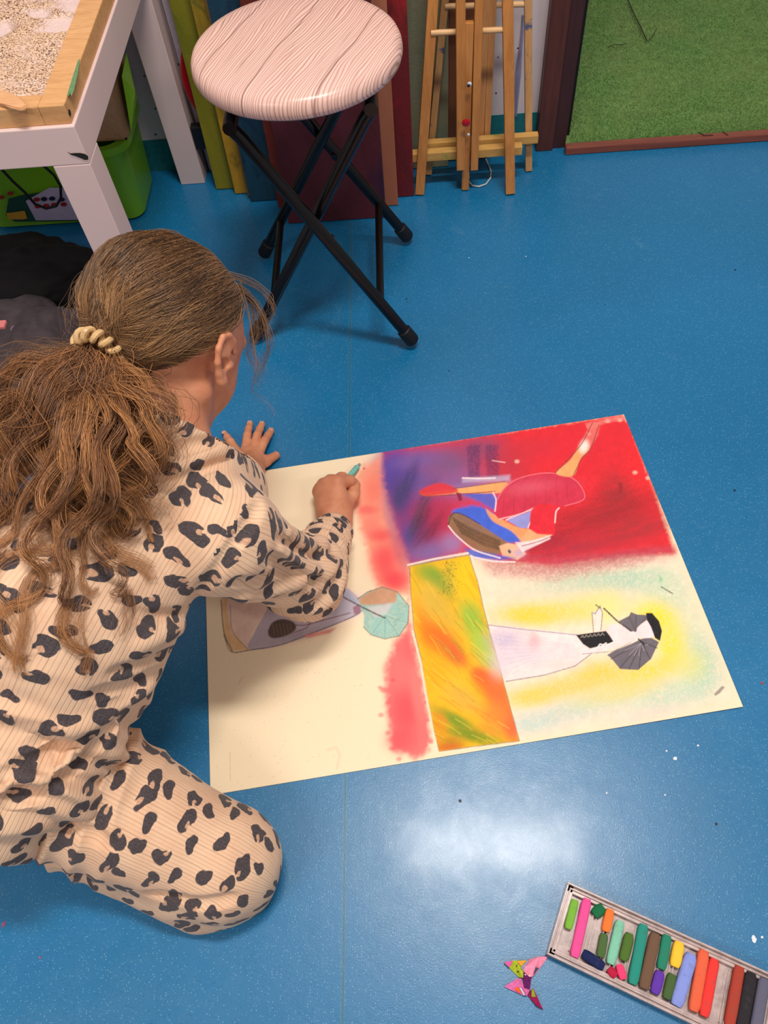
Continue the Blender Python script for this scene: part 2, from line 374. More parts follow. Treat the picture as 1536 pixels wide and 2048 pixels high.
# ------------------------------------------------------------------ under the table
GRN = flat('lime_plastic', (118, 178, 30), 0.35, 0.06, 6)
bn = empty('toy_bin', (-0.70, 1.47, 0)); tag(bn, 'lime green plastic storage bin with stickers standing under the white table', 'storage bin')
def rbox(w, d, r, k=6):
    P = []
    for cx, cy, a0 in ((w/2-r, d/2-r, 0), (-w/2+r, d/2-r, 90), (-w/2+r, -d/2+r, 180), (w/2-r, -d/2+r, 270)):
        for i in range(k+1):
            a = math.radians(a0+90*i/k); P.append((cx+r*math.cos(a), cy+r*math.sin(a)))
    return P
def binmesh(cx, cy, w, d, h, th, flare):
    bm = bmesh.new(); rings = []
    for (z, gw, r) in ((0, 0, .03), (h*.5, flare*.5, .035), (h, flare, .04), (h, flare+.012, .045), (h-.012, flare+.014, .045), (h-.012, flare+.002, .04)):
        pass
    prof = [(0.0, -0.012, .02), (0.006, 0.0, .03), (h-.016, flare, .035), (h-.014, flare+.012, .045), (h, flare+.012, .045), (h, flare-.002, .04), (0.006, -2*th, .028)]
    for z, g, r in prof: rings.append([bm.verts.new((cx+x, cy+y, z)) for x, y in rbox(w+2*g, d+2*g, r)])
    n_ = len(rings[0])
    for a, b in zip(rings, rings[1:]):
        for k in range(n_): bm.faces.new((a[k], a[(k+1) % n_], b[(k+1) % n_], b[k]))
    bm.faces.new(rings[0][::-1]); bm.faces.new(rings[-1]); mb = MB(); mb.bm.free(); mb.bm = bm; return mb
BX0, BX1, BY0, BY1, BH = -0.885, -0.555, 1.405, 1.560, 0.175
binmesh((BX0+BX1)/2, (BY0+BY1)/2, BX1-BX0, BY1-BY0, BH, 0.003, 0.012).build('tub', GRN, bn, True, 50)
def sticker(P, col, name, yoff):
    V = [atY(x, y, BY0-0.006-yoff) for x, y in P]
    V = [(p[0], p[1]-0.05*p[2], p[2]) for p in V]
    return raw(name, V, [list(range(len(V)))], flat(name+'_print', col, .5), bn)
sticker([(18, 395), (45, 388), (85, 382), (200, 384), (215, 440), (30, 443), (12, 430)], (24, 70, 55), 'dark_sticker', .001)
sticker([(52, 400), (100, 372), (190, 375), (215, 438), (72, 440)], (190, 178, 205), 'pale_sticker', .002)
sticker([(13, 425), (50, 420), (55, 436), (45, 438), (16, 438)], (196, 150, 40), 'yellow_sticker', .003)
for (x, y, c) in ((74, 397, (150, 30, 40)), (89, 396, (30, 30, 60)), (105, 395, (30, 30, 70)), (124, 397, (60, 30, 70)), (76, 411, (170, 30, 40)), (93, 410, (170, 30, 40)), (109, 408, (160, 30, 40)), (128, 407, (150, 30, 40)), (22, 384, (150, 40, 30)), (4, 392, (150, 40, 30))):
    sticker([(x+6.5*math.cos(a), y+4.5*math.sin(a)) for a in np.linspace(0, 6.283, 11)[:-1]], c, 'printed_dot', .0035)
CB = wood('cardboard', (176, 134, 96), (194, 150, 110), (30, 30, 30), .8)
CBD = flat('dark_cardboard', (128, 88, 70), .8)
bx = empty('cardboard_box', (-.60, 1.46, BH+.002)); tag(bx, 'open brown cardboard box of oddments sitting on the green bin', 'box')
def obox(cx, cy, z, w, d, h, th, rz=0):
    mb = MB()
    mb.box((cx, cy, z+th/2), (w, d, th)); mb.box((cx-w/2+th/2, cy, z+h/2), (th, d, h)); mb.box((cx+w/2-th/2, cy, z+h/2), (th, d, h))
    mb.box((cx, cy-d/2+th/2, z+h/2), (w-2*th, th, h)); mb.box((cx, cy+d/2-th/2, z+h/2), (w-2*th, th, h)); return mb
obox(-.685, 1.475, BH+.002, .31, .13, .14, .004).build('carton', CB, bx)
MB().box((-.520, 1.475, BH+.155), (.004, .12, .04), Matrix.Rotation(.35, 3, 'Y')).build('flap', CB, bx)
b2 = tag(MB().box((-.69, 1.475, BH+.064), (.09, .085, .10), Matrix.Rotation(.1, 3, 'Z'), .003).build('small_carton', CBD), 'dark brown closed carton inside the open cardboard box', 'box')
b3 = tag(MB().box((-.588, 1.475, BH+.085), (.012, .10, .15), Matrix.Rotation(.12, 3, 'Y'), .001).build('wooden_board', wood('tan_board', (150, 112, 66), (176, 134, 84), (40, 40, 8))), 'narrow tan wooden board standing in the cardboard box', 'board')
b4 = tag(MB().box((-.615, 1.49, BH+.10), (.010, .09, .18), Matrix.Rotation(.2, 3, 'Y'), .001).build('notebook', flat('black_cover', (26, 24, 30), .5)), 'thin black notebook upright behind the tan board under the table', 'notebook')
bg = tag(raw('crumpled_sheet', [(-.524, 1.43, BH+.006), (-.512, 1.45, BH+.10), (-.510, 1.51, BH+.11), (-.522, 1.52, BH+.02), (-.505, 1.47, BH+.06)], [[0, 4, 1], [1, 4, 2], [2, 4, 3], [3, 4, 0]], flat('lime_film', (150, 215, 50), .35)), 'crumpled piece of lime film tucked between bin and carton', 'wrapper')
bg.modifiers.new('thickness', 'SOLIDIFY').thickness = .001
cb = MB().tube([Vector(atY(x, y, 1.30)) for x, y in ((-40, 300), (0, 335), (25, 362), (50, 385), (70, 408), (92, 417), (112, 412), (122, 396), (121, 372), (108, 350), (90, 334), (70, 322), (62, 300))], .0026, 8).build('cable', flat('black_rubber', (12, 12, 14), .5), None, True)
tag(cb, 'thick black cable hanging in a loop in front of the green bin', 'cable')
# dark bag lumps
def blob(name, c, r, m, seed, amp=.25, sub=5, fr=5.0, flatz=None):
    bm = bmesh.new(); bmesh.ops.create_icosphere(bm, subdivisions=sub, radius=1)
    from mathutils import noise as mn
    for v_ in bm.verts:
        k = 1 + amp*(mn.noise(v_.co*1.6+Vector((seed, 0, 0)))) + amp*.45*abs(mn.noise(v_.co*fr+Vector((0, seed, 0))))
        v_.co = Vector((v_.co.x*r[0]*k, v_.co.y*r[1]*k, v_.co.z*r[2]*k)) + Vector(c)
        if flatz is not None and v_.co.z < flatz: v_.co.z = flatz
    mb = MB(); mb.bm.free(); mb.bm = bm; return mb.build(name, m, None, True, 80)
BLK = flat('black_cloth', (20, 17, 20), 0.85, 0.3, 40, bump=.3); GRYC = flat('charcoal_cloth', (66, 56, 60), 0.9, 0.25, 60, bump=.4)
tag(blob('cloth_bag', (-.74, 1.17, .045), (.18, .10, .070), BLK, 2.0, flatz=.001), 'slumped black cloth bag on the floor under the white table', 'bag')
tag(blob('folded_jacket', (-.655, .935, .06), (.125, .125, .10), GRYC, 5.0, flatz=.001, fr=4), 'crumpled charcoal jacket on the floor in front of the black bag', 'jacket')
pc = tag(MB().box(at(52, 652, .150), (.050, .016, .004), Matrix.Rotation(.1, 3, 'Z'), .0015).build('plastic_case', flat('lilac_plastic', (120, 98, 118), .12)), 'glossy lilac plastic case lying on the charcoal jacket', 'case')
pk = tag(MB().box(at(4, 650, .155), (.014, .016, .008), None, .002).build('eraser', flat('pink_eraser', (226, 130, 130), .6)), 'small pink eraser by the lilac case at the left edge', 'eraser')
# ------------------------------------------------------------------ leaning boards
def leaning(name, label, x0, x1, Y, h, th, m, lean=.10, z0=0.0, cat='painted board', yaw=0.0):
    o = MB().box((0, 0, h/2), (x1-x0, th, h), None, .0012).build(name, m)
    o.location = ((x0+x1)/2, Y+th/2+.0005, z0+.001); o.rotation_euler = (-lean, 0, yaw); return tag(o, label, cat)
def paintmat(name, a, b, c3, sc=6, r=.45, str_=(1, 1, .35)):
    n = NT(name, r); v = n.scale(n.obj(), str_)
    f = n.noise(v, sc, 5, .6, 1.5).outputs[0]; g = n.noise(v, sc*2.3, 4, .6, .5).outputs[0]
    c = n.mix(n.mapr(f, .38, .62), tuple(lin(a)), tuple(lin(b))); c = n.mix(n.mapr(g, .56, .68), c, tuple(lin(c3)))
    n.base(c); n.bump(n.noise(n.obj(), 90, 5, .7).outputs[0], .35, .003); return n.m
leaning('painted_board', 'olive green painted board, leftmost of the boards leaning on the wall', -.409, -.17, 1.490, .72, .012, paintmat('olive_paint', (112, 112, 22), (138, 130, 24), (92, 104, 30)))
leaning('painted_board', 'mustard and green board leaning just right of the olive one', -.366, -.12, 1.470, .66, .012, paintmat('mustard_paint', (104, 98, 24), (186, 140, 34), (70, 84, 30), 8))
leaning('wooden_board', 'thin bare plywood panel edge between mustard and dark blue boards', -.337, -.12, 1.458, .60, .007, wood('plywood_edge', (128, 96, 62), (150, 114, 76), (40, 40, 6)))
leaning('painted_board', 'dark blue teal painted board leaning behind the stool legs', -.330, -.09, 1.440, .62, .011, paintmat('night_blue_paint', (16, 44, 68), (24, 66, 86), (12, 30, 60), 9))
leaning('painted_board', 'rusty red brown board peeping out between blue and maroon boards', -.268, -.12, 1.412, .55, .012, paintmat('rust_paint', (96, 34, 24), (116, 42, 30), (84, 40, 30), 8))
leaning('painted_board', 'large dark maroon painted board standing furthest out behind the stool', -.244, -.042, 1.358, .40, .014, paintmat('maroon_paint', (70, 22, 30), (80, 30, 40), (52, 24, 48), 7), .12)
leaning('wooden_board', 'plain copper brown panel strip right of the maroon board', -.10, -.016, 1.395, .56, .010, wood('copper_panel', (146, 88, 64), (160, 98, 72), (4, 4, 2), .6))
leaning('painted_board', 'glossy crimson red painted board next to the easel', -.10, .018, 1.422, .62, .013, paintmat('crimson_paint', (106, 20, 22), (88, 22, 24), (150, 24, 26), 9), .085)
leaning('painted_canvas', 'grey green painted canvas with faint red marks behind the easel', -.05, .095, 1.516, .80, .012, paintmat('sage_paint', (118, 124, 100), (132, 130, 104), (140, 106, 84), 5, .7), .05, cat='canvas')
leaning('wooden_board', 'red brown hardboard panel standing behind both easels', .096, .180, 1.535, .72, .008, wood('hardboard', (112, 66, 42), (126, 74, 48), (3, 3, 3), .6), .06)
rd = MB().lathe([(.126, 0), (.130, .004), (.126, .008)], (0, 0, 0), 64).build('round_tray', flat('red_lacquer', (176, 12, 18), .25, .1), None, True)
rd.location = (-.300, 1.545, .205); rd.rotation_euler = (math.radians(90-4), 0, 0)
tag(rd, 'glossy red round tray leaning on the wall behind the olive board', 'tray')
ws = leaning('white_sheet', 'narrow white board against the wall behind the red tray', -.432, -.30, 1.562, .62, .004, flat('white_card', (205, 195, 205), .6), .005, cat='board')
cv = tag(MB().box(atY(397, 272, 1.535), (.03, .02, .05), None, .003).build('black_clip', flat('black_plastic', (18, 18, 22), .4)), 'small black clip between table leg and olive board', 'clip')
cv.location.z = 0
# ------------------------------------------------------------------ easels
PINE = wood('varnished_pine', (176, 112, 54), (204, 138, 74), (70, 70, 5), .42)
PINE2 = wood('pale_pine', (186, 136, 84), (206, 158, 104), (70, 70, 5), .5, (84, 92, 120))
PINE3 = wood('raw_pine', (192, 132, 78), (214, 156, 98), (70, 70, 5), .5)
DOW = wood('pale_dowel', (222, 176, 120), (236, 196, 146), (8, 90, 90), .5)
YLED = wood('paint_crusted_ledge', (196, 146, 76), (214, 170, 96), (9, 80, 80), .6, (150, 150, 70))
def upright(root, name, pb, pt, Yb, Yt, w, d, m, ext=1.9, zb=None):
    a = Vector(at(*pb, 0.0)) if zb is None else Vector(atY(*pb, Yb)); a = Vector((a.x, Yb, a.z))
    a = Vector(atY(pb[0], pb[1], Yb)) if zb is not None else Vector(at(pb[0], pb[1], .0))
    b = Vector(atY(pt[0], pt[1], Yt)); e = a + (b-a)*ext
    if zb is None: a.z = 0.002
    return MB().bar(a, e, w, d, (0, 1, 0), .0012).build(name, m, root)
e1 = empty('wooden_easel', (0.12, 1.43, 0)); tag(e1, 'folded varnished pine easel in front, red and white paint drops on its mast', 'easel')
upright(e1, 'leg', (839, 388), (866, 0), 1.43, 1.475, .019, .016, PINE)
upright(e1, 'leg', (1020, 387), (1015, 0), 1.41, 1.47, .019, .016, PINE)
upright(e1, 'mast_rail', (921, 337), (921, 0), 1.43, 1.455, .0165, .018, PINE, zb=1)
upright(e1, 'mast_rail', (948, 337), (958, 0), 1.43, 1.455, .0150, .018, PINE, zb=1)
ma = Vector(at(930, 379, .0)); ma.z = .002; mt_ = Vector(atY(939, 43, 1.450))
mo = MB().bar(ma, mt_, .0150, .012, (0, 1, 0), .001).build('mast', PINE, e1)
def dab(parent, x, y, r, m, Y, name='paint_drop'):
    p = atY(x, y, Y); mb = MB(); mb.lathe([(r*.95, 0), (r, .0008), (r*.7, .002), (r*.2, .0026)], p, 14, Matrix.Rotation(math.pi/2, 3, 'X')); mb.build(name, m, parent, True, 70)
dab(mo, 932, 245, .0080, flat('red_gloss', (190, 20, 28), .25), 1.418); dab(mo, 937, 269, .0028, WSP, 1.420); dab(mo, 939, 168, .0045, WSP, 1.428); dab(mo, 937, 171, .003, DSP, 1.4255)
def hbar(root, name, x0, x1, y0, y1, Y, hgt, dep, m):
    a = Vector(atY(x0, y0, Y)); b = Vector(atY(x1, y1, Y)); b.z = a.z = (a.z+b.z)/2
    return MB().bar(a, b, hgt, dep, (0, 1, 0), .001).build(name, m, root)
def drod(root, x0, x1, y0, y1, Y, r, m):
    a = Vector(atY(x0, y0, Y)); b = Vector(atY(x1, y1, Y)); return MB().tube([a, b], r, 12).build('dowel', m, root, True, 50)
drod(e1, 862, 1014, 66, 59, 1.462, .0050, DOW)
l1 = hbar(e1, 'canvas_ledge', 822, 1043, 306, 303, 1.452, .018, .018, YLED)
e2 = empty('wooden_easel', (0.16, 1.50, 0)); tag(e2, 'paler easel with blue paint smears folded behind the varnished one', 'easel')
upright(e2, 'leg', (857, 349), (890, 0), 1.49, 1.525, .0135, .012, PINE2)
upright(e2, 'leg', (1057, 342), (1056, 0), 1.483, 1.52, .0140, .012, PINE2)
upright(e2, 'mast_rail', (960, 290), (973, 0), 1.493, 1.52, .0125, .012, PINE3, zb=1)
upright(e2, 'mast_rail', (973, 290), (986, 0), 1.493, 1.52, .0125, .012, PINE3, zb=1)
drod(e2, 890, 1056, 13, 8, 1.520, .0050, DOW)
hbar(e2, 'canvas_ledge', 855, 1075, 285, 280, 1.475, .017, .016, YLED)
for r_, Yr in ((e1, 1.4), (e2, 1.48)): pass
cw = MB().tube([at(x, y, .003) for x, y in ((938, 352), (936, 362), (945, 371), (958, 373), (972, 368), (981, 356), (982, 342), (976, 328), (972, 318))], .0016, 8).build('cable', flat('white_cable', (205, 205, 205), .5), None, True)
tag(cw, 'thin white cable curled on the floor under the easels', 'cable')
stx = MB().tube([atY(x, y, WY-.001) for x, y in ((1046, 30), (1044, 70), (1040, 110), (1036, 150), (1034, 180), (1032, 232))], [.002, .003, .004, .006, .005, .002], 6).build('paint_streak', flat('lilac_streak', (150, 145, 180), .7), wl)
# ------------------------------------------------------------------ folding stool
BK = flat('black_enamel', (5, 5, 8), 0.25, 0.1, 40, 0.4)
sc_ = (-0.146, 1.148); stl = empty('folding_stool', (sc_[0], sc_[1], 0)); tag(stl, 'round folding stool with pale wood print seat and crossed black tube legs', 'stool')
n = NT('printed_wood_vinyl', 0.33, .5); v = n.obj()
vr = n.scale(v, (1, 1, 1), (0, 0, math.radians(22)))
dist = n.noise(n.scale(vr, (9, 2.2, 1)), 1.0, 3, .5).outputs[0]
sx = n.new('ShaderNodeSeparateXYZ'); n.put(sx.inputs[0], vr)
u = n.math('ADD', n.math('MULTIPLY', sx.outputs[0], 1.0), n.math('MULTIPLY', dist, .075))
s1 = n.math('SINE', n.math('MULTIPLY', u, 1500)); s2 = n.math('SINE', n.math('MULTIPLY', u, 613)); s3 = n.noise(n.scale(vr, (260, 9, 1)), 1, 3, .6).outputs[0]
pale = tuple(lin((236, 200, 186))); mid = tuple(lin((180, 130, 118))); dkc = tuple(lin((110, 74, 68)))
c = n.mix(n.mapr(s1, .25, .95), pale, mid)
c = n.mix(n.math('MULTIPLY', n.mapr(s2, .2, 1), .30), c, mid)
c = n.mix(n.math('MULTIPLY', n.mapr(s3, .55, .75), .5), c, dkc)
pn = n.noise(n.scale(vr, (14, 2, 1)), 1, 2).outputs[0]; c = n.mix(n.math('MULTIPLY', n.mapr(pn, .35, .65), .3), c, tuple(lin((222, 180, 170))))
for xo in (-.012, .085, -.095):
    dd = n.math('ABSOLUTE', n.math('SUBTRACT', n.math('ADD', sx.outputs[0], n.math('MULTIPLY', n.noise(n.scale(vr, (3, 7, 1)), 1, 2).outputs[0], .02)), xo+.01))
    c = n.mix(n.math('MULTIPLY', n.mapr(dd, .0004, .0016, 1, 0), .7), c, dkc)
n.base(c); SEATM = n.m
R_ = .1515; pr = [(R_-.004, -.030), (R_-.001, -.027), (R_+.001, -.020), (R_, -.012), (R_-.003, -.006), (R_-.009, -.0015), (R_-.020, 0.0006), (R_-.06, .002), (.03, .003)]
so2 = MB().lathe(pr, (0, 0, 0), 96).build('seat', SEATM, None, True, 60); so2.parent = stl; so2.location = (0, 0, .460)
MB().lathe([(.132, -.040), (.134, -.030), (.10, -.030)], (sc_[0], sc_[1], .46), 64).build('seat_ring', BK, stl, True, 40)
def frame(xt, xb, y0, y1, ybt0, ybt1, bar_t, zt=.412):
    for yt, yb in ((y0, ybt0), (y1, ybt1)):
        a = Vector((xt, yt, zt)); b = Vector((xb, yb, .012)); d = (b-a).normalized()
        MB().tube([a-Vector((0, 0, .004)), a+d*.02, b-d*.03], .0098, 16).build('leg', BK, stl, True, 50)
        MB().tube([b-d*.032, b-d*.030, b-d*.004, b], [.0105, .0128, .0132, .0110], 16).build('foot_cap', flat('rubber_cap', (14, 14, 16), .6), stl, True, 40)
    p = Vector((xt, y0, zt)).lerp(Vector((xb, ybt0, .012)), bar_t); q = Vector((xt, y1, zt)).lerp(Vector((xb, ybt1, .012)), bar_t)
    MB().tube([p, q], .0068, 12).build('crossbar', BK, stl, True, 50)
    MB().tube([(xt, y0-.012, zt+.002), (xt, y1+.012, zt+.002)], .010, 12).build('top_bar', BK, stl, True, 50)
frame(-.238, .001, 1.030, 1.246, .994, 1.277, .78)
frame(-.042, -.287, 1.052, 1.224, 1.030, 1.256, .80)
for yy in (1.024, 1.250):
    MB().tube([(-.122, yy-.004, .215), (-.122, yy+.010, .215)], .005, 10).build('pivot_bolt', BK, stl, True, 40)
# ------------------------------------------------------------------ drawing sheet (50 x 70 cm) with its artwork
cor = [at(407, 962), at(1249, 830), at(1484, 1414), at(420, 1590)]
ex = (cor[1]-cor[0] + cor[2]-cor[3])/2; ex /= np.linalg.norm(ex); ey = np.cross([0, 0, 1], ex)
cen = sum(cor)/4; PW, PD = .700, .500
nx, ny = 780, 557
gu, gv = np.meshgrid(np.linspace(-PW/2, PW/2, nx), np.linspace(-PD/2, PD/2, ny))
gz = .0012 + .0030*np.clip((gu/PW+.5)*1.3-.55, 0, 1)**2*np.clip(.6-gv/PD, 0, 1) + .0006*fbm(gu*6+3, gv*6+3, 4, 2)
P = cen[None, None]+gu[..., None]*ex+gv[..., None]*ey; P[..., 2] = gz
AX, AY = px(P)                                     # where each point of the sheet lies on the drawing's layout
ART = np.empty(AX.shape+(3,)); ART[:] = lin((255, 227, 192))
GR = fbm(AX*.35, AY*.35, 31, 2); GR2 = fbm(AX*.09, AY*.09, 32, 3); GR3 = fbm(AX*1.1, AY*1.1, 33, 1)
def sub(pts, pad):
    xs = [p[0] for p in pts]; ys = [p[1] for p in pts]
    m = (AX > min(xs)-pad) & (AX < max(xs)+pad) & (AY > min(ys)-pad) & (AY < max(ys)+pad)
    return m
def sdist(pts, X, Y, closed=True):
    n_ = len(pts); d = np.full(X.shape, 1e9); ins = np.zeros(X.shape, bool)
    for i in range(n_ if closed else n_-1):
        ax, ay = pts[i]; bx_, by = pts[(i+1) % n_]; ux, uy = bx_-ax, by-ay; L = ux*ux+uy*uy+1e-9
        t = np.clip(((X-ax)*ux+(Y-ay)*uy)/L, 0, 1); d = np.minimum(d, (X-ax-t*ux)**2+(Y-ay-t*uy)**2)
        if closed:
            cnd = ((ay > Y) != (by > Y)); xx = ax+(Y-ay)*ux/(uy if uy else 1e-9); ins ^= cnd & (X < xx)
    d = np.sqrt(d); return np.where(ins, -d, d) if closed else d
def blend(m, al, c):
    ART[m] = ART[m]*(1-al[:, None])+np.asarray(c)*al[:, None]
def SM(pts, n_=5):                                 # round an outline
    P_ = np.array(pts, float); m_ = len(P_); o = []
    for i in range(m_):
        a_, b_, c_, d_ = P_[(i-1) % m_], P_[i], P_[(i+1) % m_], P_[(i+2) % m_]
        for k_ in range(n_):
            f_ = k_/n_; o.append(tuple(.5*(2*b_+(c_-a_)*f_+(2*a_-5*b_+4*c_-d_)*f_**2+(3*b_-a_-3*c_+d_)*f_**3)))
    return o
def fill(pts, c, soft=1.2, a=1.0, wob=0.0, grain=0.0, wet=.12, sm=None):
    if sm is None: sm = 6 < len(pts) < 14 and SMOOTH
    if sm: pts = SM(pts)
    m = sub(pts, soft*3+wob*2+2); X, Y = AX[m], AY[m]
    if wob: X = X+(fbm(X/wob/2.5, Y/wob/2.5, 7)-.5)*2*wob*1.6; Y = Y+(fbm(X/wob/2.5, Y/wob/2.5, 8)-.5)*2*wob*1.6
    d = sdist(pts, X, Y); al = np.clip(.5-d/(2*soft), 0, 1); al = al*al*(3-2*al)*a
    if grain: al = al*(1-grain*np.clip((GR[m]-.35)*2.2, 0, 1))
    cc = lin(c)[None]*(1+wet*(GR2[m]-.5)*2)[:, None]; blend(m, np.clip(al, 0, 1), np.clip(cc, 0, 1))
def blob2(x, y, rx, ry, c, a=1.0, t=0.0, p=1.0, grain=0.0, streak=None):
    m = sub([(x, y)], max(rx, ry)*1.9); X, Y = AX[m]-x, AY[m]-y; t = math.radians(t)
    u = X*math.cos(t)+Y*math.sin(t); w = -X*math.sin(t)+Y*math.cos(t)
    g = np.exp(-((u/rx)**2+(w/ry)**2)**p)*a
    if grain: g = g*(1-grain*np.clip((GR[m]-.35)*2.2, 0, 1))
    if streak: g = g*np.clip(.35+1.3*fbm(u/40, w/streak, 11, 2), 0, 1)
    blend(m, np.clip(g, 0, 1), lin(c))
SMOOTH = False
def cat2(P, n_):
    P = np.array(P, float); P = np.vstack([2*P[0]-P[1], P, 2*P[-1]-P[-2]]); m = len(P)-3; u = np.linspace(0, m-1e-6, n_); i = u.astype(int); f = (u-i)[:, None]
    a, b, c, d = P[i], P[i+1], P[i+2], P[i+3]; return .5*((2*b)+(c-a)*f+(2*a-5*b+4*c-d)*f**2+(3*b-a-3*c+d)*f**3)
A6 = lambda a: a[6] if len(a) > 6 else 0
def line(pts, c, w=1.0, a=.8, rough=.3):
    if SMOOTH and len(pts) > 2: pts = [tuple(q) for q in cat2(pts, 5*len(pts))]
    m = sub(pts, w*2+3); X, Y = AX[m], AY[m]; d = sdist(pts, X, Y, False)
    al = np.clip(1.1-(d-w*.5)/.9, 0, 1)*np.where(d < w*.5+1, 1, 0)*a*(1-rough*(GR3[m] > .55)); blend(m, np.clip(al, 0, 1), lin(c))
def clipfill(poly, fn, soft=1.0):                  # run paint calls, keep them inside poly
    keep = ART.copy(); fn(); m = sub(poly, 4); al = np.zeros(AX.shape); al[m] = np.clip(.5-sdist(poly, AX[m], AY[m])/(2*soft), 0, 1)
    ART[:] = keep*(1-al[..., None])+ART*al[..., None]
# pale field round the parasol lady
fill([(955, 1120), (1100, 1140), (1350, 1105), (1470, 1400), (1300, 1435), (1040, 1478), (1000, 1330)], (248, 226, 200), 14, .9)
for a in [(1240, 1160, 110, 26, (160, 205, 180), .85, -6), (1130, 1165, 90, 22, (196, 210, 180), .8, -8), (1330, 1190, 60, 50, (178, 215, 180), .75), (1380, 1270, 45, 60, (196, 218, 178), .7), (1400, 1340, 50, 60, (150, 205, 180), .8), (1330, 1390, 90, 35, (178, 214, 190), .75, -10), (1130, 1425, 110, 26, (186, 208, 200), .8, -12), (1200, 1400, 80, 22, (205, 220, 190), .6, -10), (1020, 1190, 40, 30, (214, 220, 190), .6), (1060, 1450, 50, 20, (190, 215, 205), .7), (1290, 1430, 70, 14, (225, 210, 200), .6, -12)]:
    blob2(*a[:6], A6(a), 1.3, .55)
for a in [(1100, 1225, 120, 26, (238, 214, 92), .95, -3), (1060, 1232, 50, 18, (244, 212, 60), .9, 4), (1200, 1210, 60, 30, (240, 224, 120), .7), (1310, 1235, 46, 34, (250, 226, 20), 1, 20), (1342, 1290, 32, 50, (246, 224, 60), .95), (1290, 1345, 75, 26, (240, 214, 70), .95, -18), (1200, 1345, 60, 26, (236, 206, 70), .95, -10), (1130, 1375, 100, 24, (228, 206, 100), .95, -10), (1060, 1395, 50, 20, (232, 208, 90), .95, -8), (1240, 1385, 90, 20, (226, 214, 130), .8, -12), (1380, 1330, 34, 34, (236, 226, 120), .6), (1215, 1215, 26, 30, (250, 232, 150), .7)]:
    blob2(*a[:6], A6(a), 1.4, .35)
# the red and purple scene above
fill([(764, 900), (1243, 828), (1262, 850), (1352, 1108), (1250, 1112), (1110, 1132), (1000, 1122), (945, 1100), (930, 1108), (818, 1130), (800, 1090), (780, 1030), (764, 960)], (226, 34, 48), 7, 1, 2, .0)
for a in [(830, 960, 80, 60, (108, 78, 150), 1, 0), (790, 930, 34, 34, (84, 62, 160), 1), (775, 960, 24, 40, (88, 66, 160), .9), (900, 925, 60, 34, (128, 82, 130), 1), (960, 900, 50, 30, (138, 66, 108), .9, -10), (930, 970, 60, 30, (120, 96, 160), .8), (800, 1000, 30, 50, (74, 58, 130), .95), (850, 1060, 44, 50, (128, 40, 90), .95), (880, 1030, 30, 40, (176, 40, 80), .75), (815, 1080, 32, 46, (88, 70, 150), .95), (860, 1104, 50, 24, (128, 98, 160), .95, -8), (905, 1085, 24, 22, (150, 126, 180), .8), (830, 920, 50, 18, (120, 88, 160), .9, -8), (1010, 930, 50, 40, (170, 50, 70), .6)]:
    blob2(*a[:6], A6(a), 1.2, .03)
for a in [(850, 1000, 40, 10, (64, 52, 80), .8, -60), (830, 1050, 34, 9, (50, 60, 70), .8, -65), (845, 1040, 30, 9, (90, 28, 60), .8, -60), (865, 1060, 34, 8, (120, 30, 60), .8, -60), (820, 960, 40, 12, (60, 50, 110), .8, -70), (800, 990, 36, 10, (62, 62, 100), .7, -70), (840, 1075, 26, 10, (110, 36, 60), .8, -50)]:
    blob2(*a[:6], A6(a), 1.2, .3, 3)
for a in [(1150, 1050, 150, 34, (176, 30, 44), .9, -14), (1240, 1010, 90, 34, (160, 32, 40), .85, -18), (1230, 975, 34, 34, (140, 40, 44), .55), (1270, 1060, 80, 24, (150, 44, 50), .7, -12), (1120, 1100, 120, 18, (170, 40, 60), .85, -8), (1190, 1120, 140, 12, (160, 52, 74), .7, -8), (1080, 1085, 60, 14, (160, 30, 50), .8, -10), (1280, 940, 30, 60, (236, 34, 40), .8, -20), (1140, 890, 90, 26, (226, 32, 52), .9, -12), (1050, 900, 60, 20, (200, 44, 60), .6, -12)]:
    blob2(*a[:6], A6(a), 1.2, .04, 6)
fill([(955, 1108), (1060, 1118), (1200, 1108), (1350, 1092), (1352, 1112), (1230, 1140), (1100, 1160), (985, 1150)], (190, 84, 100), 13, .60, 4, .5)
for x0 in (938, 975):
    for k in range(3): fill([(x0+k*8-3, 893), (x0+k*8+6, 888), (x0+k*8+7, 955), (x0+k*8-2, 957)], (66, 34, 92), 3, .55, 2, .6)
fill([(925, 957), (1020, 950), (1020, 962), (925, 965)], (190, 170, 200), 4, .8)
line([(925, 956), (960, 957), (990, 956)], (250, 230, 230), 2, .9); line([(985, 921), (1010, 925)], (240, 190, 190), 1.4); 
for (x, y) in ((1178, 868), (1240, 840), (1215, 842), (1270, 945), (1034, 923), (1296, 956)): blob2(x, y, 5, 4, (250, 190, 170), .8, 0, 2)
fill([(1170, 848), (1243, 831), (1248, 838), (1205, 848), (1180, 862)], (248, 150, 140), 3, .6, 2, .4)
SMOOTH = True
